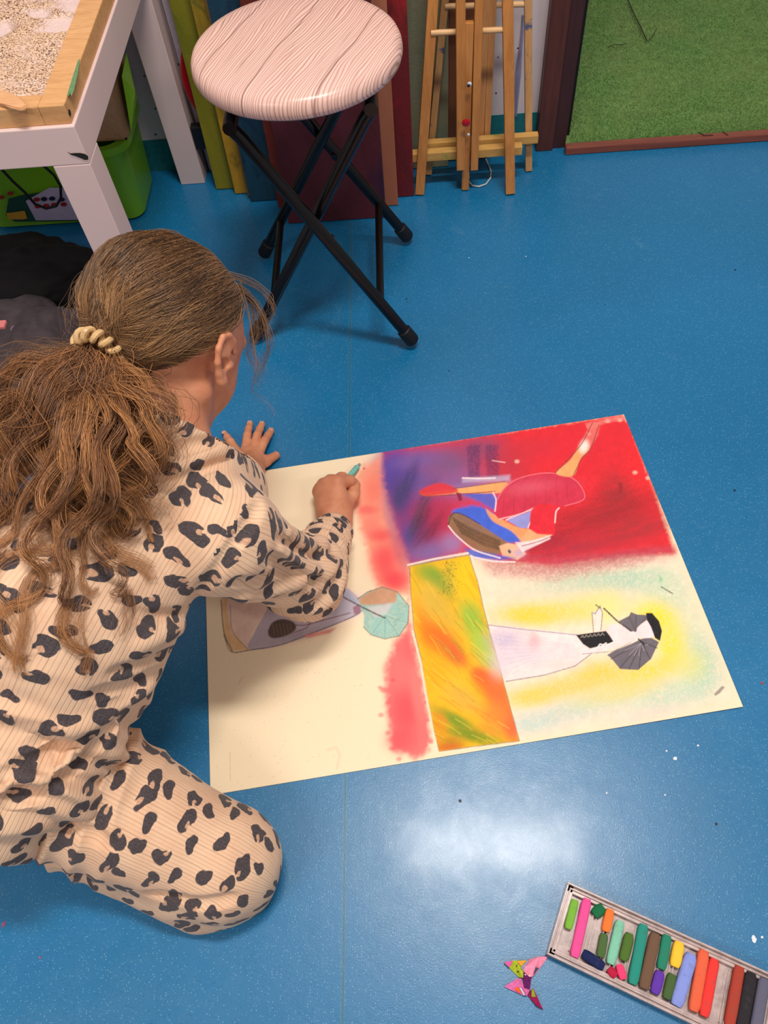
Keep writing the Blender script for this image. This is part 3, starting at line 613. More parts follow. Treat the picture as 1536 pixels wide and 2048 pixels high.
# dancer: legs, tutu, bodice, arms, hair
blob2(1000, 975, 90, 9, (190, 180, 220), .5, -3)
fill([(910, 983), (985, 985), (998, 1000), (996, 1026), (985, 1020), (960, 1005)], (80, 96, 200), 5, .95, 2)
fill([(903, 1024), (960, 1012), (1010, 1048), (1048, 1076), (1020, 1086), (975, 1072), (940, 1060)], (66, 100, 214), 4, 1, 2)
fill([(972, 1018), (990, 1030), (1030, 1052), (1062, 1060), (1070, 1076), (1050, 1088), (1022, 1062), (985, 1042)], (236, 160, 100), 2, .95)
fill([(1012, 1040), (1068, 1020), (1056, 1056), (1040, 1056)], (150, 150, 214), 2, 1); line([(1012, 1040), (1066, 1020), (1056, 1056)], (245, 225, 235), 1.6)
fill([(840, 986), (870, 982), (930, 975), (1010, 964), (1004, 985), (920, 987), (880, 991), (850, 992)], (240, 168, 100), 2, 1)
fill([(838, 985), (850, 975), (880, 966), (912, 976), (912, 985), (880, 990), (850, 992)], (222, 50, 62), 3, .95)
line([(838, 986), (850, 992), (900, 990), (990, 983)], (150, 40, 60), 1.2); line([(905, 977), (960, 970), (1010, 963)], (110, 70, 90), 1)
fill([(994, 1000), (1010, 975), (1040, 956), (1090, 946), (1135, 952), (1160, 970), (1168, 998), (1130, 1012), (1080, 1008), (1040, 1028), (1000, 1038), (990, 1020)], (208, 44, 74), 1.6, 1, 0, .1)
for k in range(7): line([(1005+k*22, 1030-k*3), (1012+k*20, 985-k*4), (1040+k*15, 955)], (170, 30, 60), 1, .45)
blob2(1060, 975, 50, 14, (224, 92, 112), .6, -8); line([(994, 1000), (1010, 975), (1040, 956), (1090, 946), (1135, 952), (1160, 970), (1168, 998), (1130, 1012)], (245, 120, 130), 1.1)
line([(990, 1022), (992, 1000), (986, 985)], (250, 225, 225), 2); line([(1000, 1038), (1040, 1028), (1070, 1015)], (245, 200, 205), 1.6)
fill([(1112, 946), (1140, 920), (1160, 890), (1172, 885), (1180, 895), (1160, 920), (1146, 952)], (238, 166, 104), 2, 1)
fill([(1160, 890), (1182, 845), (1200, 846), (1196, 870), (1178, 900)], (236, 120, 110), 3, .7); blob2(1168, 893, 9, 14, (255, 235, 225), .95, 20, 1.6)
line([(1110, 946), (1140, 915), (1165, 885), (1185, 845)], (110, 60, 60), 1); line([(1146, 952), (1165, 915), (1180, 900), (1198, 850)], (110, 60, 60), 1)
fill([(1068, 1014), (1118, 1012), (1116, 1022), (1110, 1050), (1106, 1072), (1070, 1070), (1060, 1050)], (224, 34, 52), 1.5, 1)
line([(1118, 1016), (1112, 1024), (1110, 1045)], (252, 225, 225), 2)
fill([(1058, 1058), (1075, 1068), (1105, 1070), (1085, 1085), (1052, 1092), (1040, 1080)], (238, 170, 120), 2, .9)
fill([(900, 1030), (920, 1027), (955, 1046), (1000, 1075), (1020, 1090), (1008, 1102), (985, 1110), (950, 1098), (915, 1070), (897, 1048)], (146, 106, 74), 1.6, 1, 0, .1)
for k in range(7): line([(905+k*3, 1036+k*5), (945+k*3, 1058+k*5), (1000, 1082+k*3)], (74, 52, 38) if k % 2 else (96, 68, 44), 2.0, .75)
line([(897, 1048), (903, 1030), (920, 1027), (960, 1048)], (60, 40, 50), 1.4)
fill([(998, 1092), (1015, 1086), (1040, 1090), (1052, 1108), (1035, 1120), (1005, 1112)], (240, 180, 140), 2, 1); blob2(1038, 1106, 12, 9, (190, 170, 205), .8); fill([(1015, 1102), (1019, 1098), (1023, 1104), (1019, 1108)], (80, 80, 110), 1)
fill([(1030, 1085), (1060, 1082), (1102, 1070), (1100, 1078), (1062, 1096), (1045, 1104)], (250, 222, 225), 2, .85)
line([(1045, 1092), (1080, 1082), (1104, 1072)], (120, 40, 60), 1)
fill([(930, 1096), (975, 1106), (1030, 1116), (1000, 1120), (950, 1116), (935, 1108)], (60, 96, 204), 4, .9); line([(938, 1112), (985, 1122), (1030, 1124)], (255, 240, 240), 2.2)
line([(897, 1052), (915, 1073), (950, 1100), (1000, 1116)], (255, 240, 235), 2)
fill([(912, 984), (922, 987), (925, 1000), (918, 1003)], (140, 30, 60), 1.2); fill([(1236, 965), (1246, 965), (1244, 988), (1238, 985)], (150, 30, 40), 1.5, .8)
# pink band down the middle
fill([(722, 935), (760, 912), (766, 970), (775, 1010), (792, 1060), (812, 1115), (822, 1150), (822, 1190), (800, 1188), (756, 1172), (744, 1140), (735, 1100), (722, 1060), (712, 1020), (705, 985), (712, 955)], (252, 148, 118), 11, .85, 3)
for a in [(745, 980, 18, 34, (248, 120, 100), .7), (735, 1020, 22, 10, (240, 90, 90), .7), (760, 1070, 24, 14, (240, 70, 76), .8), (745, 1050, 20, 26, (250, 120, 110), .6), (770, 1120, 30, 40, (246, 84, 88), .95), (790, 1160, 30, 24, (240, 70, 80), .95), (800, 1100, 14, 50, (180, 70, 110), .5, -15), (780, 1030, 14, 50, (150, 90, 150), .4, -12)]:
    blob2(*a[:6], A6(a), 1.4)
fill([(815, 1200), (822, 1262), (835, 1320), (848, 1380), (856, 1430), (862, 1480), (855, 1505), (830, 1522), (812, 1508), (785, 1500), (778, 1440), (770, 1390), (772, 1330), (790, 1280), (812, 1262)], (248, 96, 100), 10, .92, 4)
for a in [(812, 1420, 30, 50, (244, 78, 88), .8), (800, 1480, 30, 26, (242, 84, 92), .7), (822, 1300, 20, 40, (236, 88, 96), .5), (800, 1345, 28, 34, (246, 120, 118), .6), (835, 1390, 14, 60, (252, 140, 130), .5, -8)]: blob2(*a[:6], A6(a), 1.4)
for (x, y, r) in ((766, 1380, 7), (762, 1430, 6), (776, 1466, 6), (858, 1440, 5), (862, 1484, 5), (783, 1497, 6), (798, 1518, 6), (775, 1405, 5), (851, 1404, 4), (760, 1375, 5), (786, 1360, 5)): blob2(x, y, r, r*.8, (228, 74, 92), .55, 0, 2)
SMOOTH = False
# the yellow and orange panel
PN = [(819, 1132), (870, 1122), (938, 1110), (944, 1130), (956, 1165), (966, 1212), (976, 1252), (990, 1300), (1006, 1360), (1022, 1420), (1039, 1482), (940, 1494), (878, 1503), (866, 1455), (852, 1380), (843, 1320), (828, 1260), (822, 1190)]
def panel():
    fill(PN, (244, 186, 20), 1, 1)
    for a in [(860, 1150, 34, 20, (150, 170, 40), .95, 30), (880, 1165, 40, 18, (120, 160, 50), .8, 50), (905, 1150, 20, 34, (190, 176, 40), .8, 0), (930, 1150, 22, 40, (250, 200, 0), 1, 0), (940, 1190, 16, 30, (248, 196, 0), 1), (945, 1240, 24, 44, (150, 192, 60), 1, -20), (965, 1290, 24, 40, (176, 200, 60), 1, -20), (980, 1325, 20, 24, (190, 206, 80), .9), (850, 1240, 18, 46, (244, 150, 20), 1, -15), (870, 1280, 26, 44, (246, 120, 10), 1, -25), (895, 1290, 22, 50, (232, 110, 30), .9, -32), (915, 1310, 14, 30, (224, 100, 40), .8, -40), (860, 1200, 24, 40, (220, 180, 60), .9, -20), (890, 1225, 20, 50, (214, 176, 60), .7, -35), (900, 1370, 44, 34, (250, 190, 40), 1, 30), (870, 1340, 26, 44, (250, 180, 10), 1, -15), (930, 1400, 44, 20, (246, 176, 60), .9, 35), (980, 1370, 34, 26, (242, 120, 30), 1, 35), (1000, 1400, 26, 60, (240, 110, 50), 1, -15), (1022, 1450, 22, 40, (240, 104, 56), 1, -15), (960, 1350, 22, 16, (230, 96, 40), .9, 30), (990, 1430, 30, 30, (244, 140, 50), .8), (910, 1440, 50, 14, (124, 150, 30), 1, 28), (940, 1470, 70, 14, (130, 146, 20), 1, 14), (900, 1485, 30, 14, (190, 130, 20), .9), (880, 1455, 16, 34, (226, 150, 20), .9), (985, 1462, 30, 10, (222, 150, 40), .8, 20), (895, 1495, 30, 8, (214, 100, 30), .8, -6)]:
        blob2(*a[:6], A6(a), 1.5, .08)
    for k in range(150):
        x = rng.uniform(825, 1030); y = rng.uniform(1140, 1495); L = rng.uniform(20, 60); t = 62-(y-1140)*.10+rng.normal(0, 5)
        c = [(210, 120, 20), (252, 214, 70), (190, 160, 40), (236, 120, 40), (110, 140, 40)][int(rng.integers(5))]
        dx, dy = math.cos(math.radians(t))*L/2, math.sin(math.radians(t))*L/2
        line([(x-dx, y-dy), (x+dx*.2, y+dy*.1), (x+dx, y+dy)], c, rng.uniform(.6, 2.2), .35)
    for k in range(120): blob2(rng.normal(898, 10), rng.uniform(1122, 1190), 1.2, 1.2, (110, 96, 40), .55, 0, 2)
clipfill(PN, panel)
fill(PN, (0, 0, 0), .01, 0); line(PN+[PN[0]], (130, 110, 80), 1.1, .7)
line([(816, 1130), (868, 1118), (936, 1106)], (250, 230, 214), 3, .9); line([(943, 1112), (958, 1160), (970, 1212), (980, 1252)], (250, 230, 200), 3, .8)
line([(825, 1262), (842, 1328), (852, 1390), (865, 1458), (876, 1506)], (252, 228, 196), 3.5, .9)
# parasol lady
fill([(978, 1250), (1040, 1256), (1155, 1268), (1170, 1290), (1180, 1308), (1150, 1332), (1090, 1350), (1012, 1364), (994, 1310)], (250, 226, 222), 1.5, 1)
for a in [(1010, 1280, 34, 24, (196, 184, 214), .8), (1040, 1310, 50, 18, (222, 206, 222), .7), (1068, 1282, 12, 16, (232, 150, 160), .6), (1000, 1330, 20, 26, (218, 204, 220), .7), (1120, 1330, 40, 10, (244, 214, 205), .8)]: blob2(*a[:6], 0, 1.2, .3)
for k in range(9): line([(985+k*5, 1268+k*10), (1060, 1280+k*6), (1150, 1290+k*3)], (190, 176, 200), .9, .3)
line([(978, 1250), (1040, 1258), (1155, 1270)], (140, 130, 150), 1.1); line([(1012, 1363), (1090, 1350), (1150, 1332), (1182, 1308)], (140, 130, 130), 1.2)
fill([(1212, 1262), (1222, 1248), (1245, 1250), (1272, 1262), (1280, 1275), (1262, 1285), (1225, 1296), (1175, 1310), (1165, 1298), (1228, 1285)], (248, 224, 222), 1.2, 1)
line([(1165, 1308), (1225, 1303), (1262, 1285)], (150, 140, 150), .8)
fill([(1184, 1226), (1203, 1214), (1205, 1225), (1203, 1262), (1190, 1264), (1187, 1240)], (246, 226, 214), 1, 1); line([(1187, 1264), (1184, 1225), (1190, 1228), (1200, 1212), (1205, 1226), (1202, 1260)], (120, 110, 110), 1)
fill([(1152, 1270), (1180, 1266), (1212, 1262), (1220, 1272), (1228, 1285), (1200, 1292), (1180, 1297), (1166, 1288)], (26, 22, 26), 1, 1)
for k in range(6): line([(1162+k*8, 1275-k), (1165+k*8, 1271-k), (1168+k*8, 1275-k)], (190, 180, 170), .8, .6)
line([(1196, 1294), (1200, 1288), (1206, 1290), (1204, 1294)], (255, 245, 240), 1.6, 1); line([(1206, 1290), (1212, 1286), (1214, 1290), (1228, 1284)], (255, 245, 240), 1.6, 1)
fill([(1238, 1242), (1258, 1232), (1262, 1224), (1274, 1229), (1294, 1230), (1296, 1244), (1278, 1256), (1272, 1264), (1260, 1262)], (112, 104, 110), 1, 1)
fill([(1214, 1310), (1222, 1316), (1240, 1338), (1276, 1340), (1302, 1318), (1318, 1284), (1300, 1274), (1282, 1278), (1262, 1288), (1232, 1300)], (110, 102, 110), 1, 1)
for e_ in ((1222, 1318), (1240, 1336), (1258, 1338), (1278, 1338), (1300, 1318), (1314, 1296)): line([(1284, 1284), e_], (66, 60, 68), 1.2, .8); line([(1281, 1287), ((1284+e_[0])/2-3, (1284+e_[1])/2)], (170, 160, 166), 1, .6)
for e_ in ((1258, 1234), (1272, 1230), (1292, 1232)): line([(1272, 1262), e_], (80, 74, 82), 1, .8)
fill([(1274, 1256), (1282, 1248), (1294, 1240), (1306, 1258), (1310, 1272), (1300, 1276), (1284, 1276), (1272, 1270)], (250, 226, 226), 1, 1)
fill([(1292, 1226), (1304, 1226), (1318, 1242), (1324, 1262), (1320, 1282), (1310, 1276), (1302, 1254), (1294, 1240)], (24, 20, 26), 1, 1)
line([(1192, 1210), (1200, 1216)], (60, 60, 60), 2); line([(1208, 1217), (1232, 1240), (1262, 1262)], (56, 50, 56), 2.2, 1); line([(1277, 1278), (1288, 1289)], (30, 26, 30), 2.4, 1)
for (x, y) in ((1435, 1382),): fill([(1428, 1388), (1444, 1372), (1450, 1374), (1440, 1386), (1431, 1392)], (150, 136, 128), 1, .9)
line([(1323, 1174), (1345, 1187)], (90, 70, 60), 1.2, .9); fill([(1318, 1150), (1326, 1160), (1320, 1164)], (110, 190, 130), 2, .7)
SMOOTH = True
# figure at the left, under the arm
fill([(440, 1160), (500, 1150), (500, 1300), (462, 1302), (448, 1270)], (228, 184, 130), 3, .9)
fill([(460, 1190), (540, 1180), (535, 1215), (505, 1265), (497, 1296), (478, 1278), (462, 1260)], (238, 206, 190), 2, .9)
fill([(540, 1180), (640, 1140), (670, 1158), (722, 1200), (722, 1226), (690, 1240), (640, 1262), (560, 1290), (498, 1298), (510, 1262), (535, 1215)], (190, 176, 190), 2, .95)
for a in [(690, 1210, 34, 26, (200, 196, 214), .8), (600, 1270, 60, 12, (150, 134, 146), .6, -14), (660, 1190, 30, 20, (176, 160, 184), .7)]: blob2(*a[:6], A6(a), 1.2)
line([(448, 1270), (462, 1303), (500, 1300), (560, 1290), (630, 1264), (700, 1236), (722, 1222)], (90, 80, 90), 1.4, .8); line([(442, 1200), (448, 1265), (464, 1302)], (96, 74, 60), 1.4, .8); line([(460, 1210), (465, 1262), (495, 1298)], (120, 100, 96), 1, .6)
fill([(536, 1262), (545, 1245), (565, 1238), (586, 1244), (592, 1256), (580, 1268), (555, 1276), (540, 1274)], (92, 74, 66), 2, 1)
for k in range(6): line([(545+k*7, 1248), (550+k*7, 1270)], (130, 108, 92), 1, .6)
line([(590, 1250), (612, 1250), (640, 1242), (700, 1226)], (120, 50, 60), 1.4, .7); line([(588, 1265), (612, 1256), (620, 1246)], (120, 50, 60), 1.2, .7)
fill([(603, 1218), (618, 1215), (632, 1222), (628, 1238), (610, 1240), (602, 1232)], (190, 40, 30), 1.5, 1, 2); fill([(630, 1192), (644, 1186), (642, 1206), (632, 1208)], (150, 40, 60), 2, .8)
fill([(608, 1270), (672, 1256), (660, 1266), (615, 1276)], (226, 128, 120), 3, .8); fill([(706, 1214), (716, 1209), (722, 1216), (718, 1228), (708, 1228)], (150, 90, 110), 2, .8)
fill([(660, 1158), (680, 1165), (712, 1200), (760, 1208), (790, 1210), (790, 1220), (740, 1216), (706, 1204)], (176, 184, 206), 2, .9)
SMOOTH = False
fill([(715, 1198), (735, 1184), (765, 1174), (795, 1184), (818, 1212), (816, 1246), (798, 1272), (770, 1278), (742, 1270), (727, 1254), (728, 1230), (722, 1216)], (150, 196, 184), 1.2, 1, 0, .25)
fill([(716, 1198), (740, 1182), (765, 1174), (796, 1184), (790, 1206), (750, 1210), (722, 1210)], (206, 152, 116), 3, .95, 2)
fill([(735, 1214), (784, 1207), (776, 1226), (750, 1236)], (214, 206, 206), 4, .8); blob2(760, 1250, 20, 18, (160, 206, 196), .7)
for e_ in ((742, 1270), (770, 1278), (798, 1272), (816, 1246)): line([(770, 1232), e_], (110, 160, 150), 1, .5)
line([(660, 1176), (690, 1196), (722, 1213), (748, 1226), (770, 1236)], (84, 56, 60), 2, .9); line([(715, 1198), (735, 1184), (765, 1174), (795, 1184), (818, 1212), (816, 1246), (798, 1272), (770, 1278), (742, 1270), (727, 1254)], (90, 90, 86), 1, .7)
# stray marks
line([(699, 953), (706, 944), (714, 934), (719, 929)], (90, 150, 140), 5, .8, .8); blob2(728, 937, 2, 2, (160, 60, 80), .9, 0, 2); blob2(718, 931, 3, 3, (110, 50, 70), .9, 0, 2)
for k in range(70): blob2(rng.uniform(430, 740), rng.uniform(1280, 1580), 1.2, 1.2, (190, 150, 120), .5, 0, 2)
line([(655, 1500), (672, 1495), (680, 1510), (674, 1536)], (244, 190, 170), 5, .35); line([(477, 1368), (486, 1352)], (190, 160, 140), 1, .5); line([(460, 1505), (461, 1560)], (180, 150, 130), 1, .4)
ART *= (1+.05*(GR3-.5))[..., None]; ART = np.clip(ART, 0.004, .93)
V = P.reshape(-1, 3); ii = np.arange(nx*ny).reshape(ny, nx); F = np.stack([ii[:-1, :-1], ii[:-1, 1:], ii[1:, 1:], ii[1:, :-1]], -1).reshape(-1, 4)
# thin under side
bo = np.concatenate([ii[0, :], ii[1:, -1], ii[-1, -2::-1], ii[-2:0:-1, 0]]); nb = len(bo); V2 = V[bo].copy(); V2[:, 2] -= .0008
nb0 = len(V); V = np.concatenate([V, V2]); k = np.arange(nb); F = np.concatenate([F, np.stack([nb0+k, nb0+(k+1) % nb, bo[(k+1) % nb], bo], -1)])
po = raw('drawing_sheet', V, F, None, None, True); cc = ART.reshape(-1, 3); set_col(po, np.concatenate([cc, cc[bo]]))
nn = attr_mat('pastel_on_paper', .85, .10, 1400, .12); po.data.materials.append(nn.m)
tag(po, 'large cream paper sheet with pastel drawings of dancers and parasol lady on blue floor', 'drawing')
# ------------------------------------------------------------------ pastel tray
TRY = NT('dusty_clear_plastic', .22, .5); v = TRY.obj()
TRY.base(TRY.mix(TRY.mapr(TRY.noise(v, 60, 5, .7).outputs[0], .40, .75), tuple(lin((232, 212, 208))), tuple(lin((176, 156, 154)))))
TRY.b.inputs['Transmission Weight'].default_value = .30; TRYM = TRY.m
tl = at(1136, 1763, .017); bl = at(1096, 1909, .017); tR = at(1536, 1944, .017)
tx = (tR-tl); tx[2] = 0; tx /= np.linalg.norm(tx); ty = np.cross([0, 0, 1], tx); td = abs(float((tl-bl)@ty))
tray = empty('pastel_tray', (float(tl[0]), float(tl[1]), 0)); tag(tray, 'dusty clear plastic tray of used chalk pastels on the blue floor', 'tray')
RT = Matrix(((tx[0], ty[0], 0), (tx[1], ty[1], 0), (0, 0, 1)))
TLn = .275
def tp(u, w, z): p = tl + tx*u - ty*w; return (float(p[0]), float(p[1]), z)
def tbox(mb, u0, u1, w0, w1, z0, z1, bev=.0006): mb.box(tp((u0+u1)/2, (w0+w1)/2, (z0+z1)/2), (u1-u0, w1-w0, z1-z0), RT, bev, 2)
mb = MB(); tbox(mb, .001, TLn-.001, .001, td-.001, .001, .003); mb.build('tray_floor', TRYM, tray)
mb = MB()
for (o_, t_, z_) in ((0, .0022, .017), (.0042, .0018, .0140), (.0080, .0014, .0105)):
    tbox(mb, o_, TLn-o_, o_, o_+t_, .002, z_); tbox(mb, o_, TLn-o_, td-o_-t_, td-o_, .002, z_); tbox(mb, o_, o_+t_, o_+t_, td-o_-t_, .002, z_); tbox(mb, TLn-o_-t_, TLn-o_, o_+t_, td-o_-t_, .002, z_)
tbox(mb, .001, TLn-.001, .001, .009, .0095, .0105); tbox(mb, .001, TLn-.001, td-.009, td-.001, .0095, .0105); tbox(mb, .001, .009, .001, td-.001, .0095, .0105)
mb.build('tray_rim', TRYM, tray)
pitch = .0150
for k in range(1, 17):
    mb = MB(); u = .0095+pitch*k; tbox(mb, u-.0026, u-.0012, .014, td-.014, .002, .0085, .0004); tbox(mb, u+.0012, u+.0026, .014, td-.014, .002, .0085, .0004); mb.build('divider', TRYM, tray)
def crayon(ax, ay, bx_, by, w, c, label, z=.0098, parent=None, rnd=.28, dirt=.1, name='chalk_pastel', zb=None):
    x0, y0 = 980+ax/2.763, 1740+ay/2.763; x1, y1 = 980+bx_/2.763, 1740+by/2.763
    a = Vector(at(x0, y0, z)); b = Vector(at(x1, y1, z if zb is None else zb)); d = (b-a); L = d.length; d.normalize()
    r = w*.00026/2*.86
    mb = MB(); seg = 20; side = d.cross(Vector((0, 0, 1))).normalized(); upv = side.cross(d); rings = []; K = 12
    sd = random.uniform(0, 50)
    for i in range(K+1):
        t = i/K; e = min(t, 1-t)*L; taper = 1-rnd*max(0, 1-e/(r*1.1))**2
        ctr = a+d*L*t; ring = []
        for k in range(seg):
            an = 2*math.pi*k/seg; cx, cz = math.cos(an), math.sin(an); q = (abs(cx)**4+abs(cz)**4)**-.25
            rr = r*q*taper*(1+.05*(vnoise(np.array([t*7+sd]), np.array([k*.5]), 3)[0]-.5)); ring.append(mb.bm.verts.new(ctr+side*cx*rr+upv*cz*rr*.82))
        rings.append(ring)
    for i in range(K):
        for k in range(seg): mb.bm.faces.new((rings[i][k], rings[i][(k+1) % seg], rings[i+1][(k+1) % seg], rings[i+1][k]))
    mb.bm.faces.new(rings[0][::-1]); mb.bm.faces.new(rings[-1])
    n = NT('chalk_'+label.split()[0], .85, .15); v = n.obj(); f = n.noise(v, 160, 4, .65).outputs[0]; cl = lin(c)
    n.base(n.mix(n.math('MULTIPLY', n.mapr(f, .52, .72), .35+dirt), tuple(cl), tuple(cl*.5+.05))); n.bump(f, .3, .001)
    return tag(mb.build(name, n.m, None, True, 60), label, 'pastel', 'chalk pastels in the clear plastic tray' if 'hand' not in label else None)
crayon(470, 165, 430, 325, 42, (122, 180, 66), 'light green pastel stub at the left end of the tray')
crayon(537, 160, 465, 482, 50, (232, 84, 152), 'long bright pink pastel, second stick from the left end of the tray')
crayon(625, 205, 572, 248, 56, (28, 108, 66), 'short emerald green chunk lying askew beside the long pink pastel')
crayon(665, 218, 637, 340, 46, (246, 124, 56), 'short orange pastel lying end to end above a grey green one')
crayon(631, 352, 609, 482, 44, (78, 106, 62), 'grey green pastel below the short orange one')
crayon(719, 282, 664, 520, 48, (128, 196, 168), 'pale mint pastel with yellow smudges', dirt=.25)
crayon(772, 350, 735, 500, 48, (80, 112, 48), 'moss green pastel between the pale mint and long teal sticks')
crayon(848, 302, 787, 632, 52, (44, 142, 126), 'long teal pastel marked with dark spots, left of the brown stick', dirt=.3)
crayon(914, 350, 848, 655, 56, (112, 86, 68), 'long brown pastel with rounded ends')
crayon(978, 360, 944, 548, 48, (42, 130, 104), 'sea green pastel lying end to end above a violet one')
crayon(939, 560, 909, 684, 50, (98, 58, 168), 'short violet pastel below the sea green one')
crayon(1046, 398, 1018, 535, 54, (250, 196, 62), 'short yellow pastel with a flat end')
crayon(1007, 575, 974, 712, 46, (72, 100, 56), 'dark olive pastel below the yellow one', dirt=.4)
crayon(1112, 465, 1026, 750, 62, (134, 150, 222), 'wide periwinkle blue pastel, chipped along its side', dirt=.2)
crayon(1182, 442, 1123, 780, 54, (226, 102, 70), 'long coral pastel between periwinkle and red sticks')
crayon(1240, 492, 1180, 808, 50, (230, 62, 58), 'long red pastel left of the empty slots', dirt=.2)
crayon(1378, 532, 1318, 868, 52, (168, 66, 52), 'long brick red pastel right of the empty slots')
crayon(1442, 568, 1384, 885, 58, (46, 43, 48), 'long black pastel second from the right edge of the photo')
crayon(1515, 600, 1462, 900, 54, (98, 98, 118), 'long slate grey pastel at the right edge of the photo')
crayon(512, 457, 628, 538, 50, (30, 40, 84), 'navy blue pastel lying crosswise along the near side of the tray')
crayon(655, 545, 695, 588, 44, (182, 34, 66), 'crimson stub lying crosswise next to the hot pink one')
crayon(712, 522, 738, 604, 40, (252, 70, 118), 'short hot pink stub at the near side of the tray')
# ------------------------------------------------------------------ folded paper scrap
OX = lambda x, y: (980+x/10.24, 1860+y/10.24)
T = [([(280, 660), (480, 625), (760, 620), (680, 980), (590, 965)], (170, 186, 50), 0), ([(1190, 545), (1000, 545), (820, 590), (690, 780), (690, 960), (860, 960), (960, 870)], (240, 140, 170), .002),
     ([(690, 780), (900, 850), (840, 1010), (820, 1210), (700, 1190), (680, 980)], (96, 30, 92), .004), ([(290, 1160), (560, 990), (650, 990), (700, 1190), (820, 1220), (760, 1340), (690, 1345)], (216, 110, 170), .001), ([(820, 1240), (890, 1200), (1090, 1640), (960, 1560), (770, 1340)], (150, 30, 80), 0)]
org = empty('paper_scrap', tuple(at(*OX(700, 1000), 0))); tag(org, 'small folded scrap of brightly patterned paper with four points beside the pastel tray', 'paper scrap')
for k, (pp, c, z) in enumerate(T):
    o = raw('paper_flap', [at(*OX(x, y), .0015+z+(.004 if i % 2 else 0)*(k != 2)) for i, (x, y) in enumerate(pp)], [list(range(len(pp)))], flat('flap_print_%s' % 'abcde'[k], c, .8, .2, 300, .1), org)
    m = o.modifiers.new('t', 'SOLIDIFY'); m.thickness = .0006
def patch(pp, c, z): raw('printed_patch', [at(*OX(x, y), .0072+z) for x, y in pp], [list(range(len(pp)))], flat('patch_print', c, .8, .1, 300, .1), org)
patch([(285, 660), (475, 628), (400, 770)], (214, 90, 160), 0); patch([(560, 640), (740, 622), (640, 740)], (246, 160, 60), 0); patch([(640, 760), (750, 640), (800, 610), (700, 790), (660, 830)], (150, 140, 180), .0003)
patch([(760, 760), (800, 690), (880, 740), (860, 840), (740, 800)], (130, 160, 60), 0); patch([(890, 760), (1010, 780), (900, 910), (870, 880)], (70, 72, 98), 0); patch([(700, 910), (740, 900), (735, 935)], (236, 210, 190), .0008); patch([(780, 930), (840, 910), (810, 950)], (236, 210, 190), .0008)
patch([(500, 1215), (570, 1155), (650, 1310)], (246, 100, 40), 0); patch([(600, 1190), (640, 1180), (720, 1320), (690, 1340)], (196, 190, 205), 0); patch([(850, 1230), (890, 1210), (940, 1370), (850, 1370)], (140, 150, 50), 0); patch([(880, 640), (930, 610), (925, 650)], (90, 50, 110), 0)
patch([(530, 740), (555, 700), (560, 760)], (50, 60, 30), 0); patch([(540, 830), (610, 850), (560, 870)], (50, 60, 30), 0)
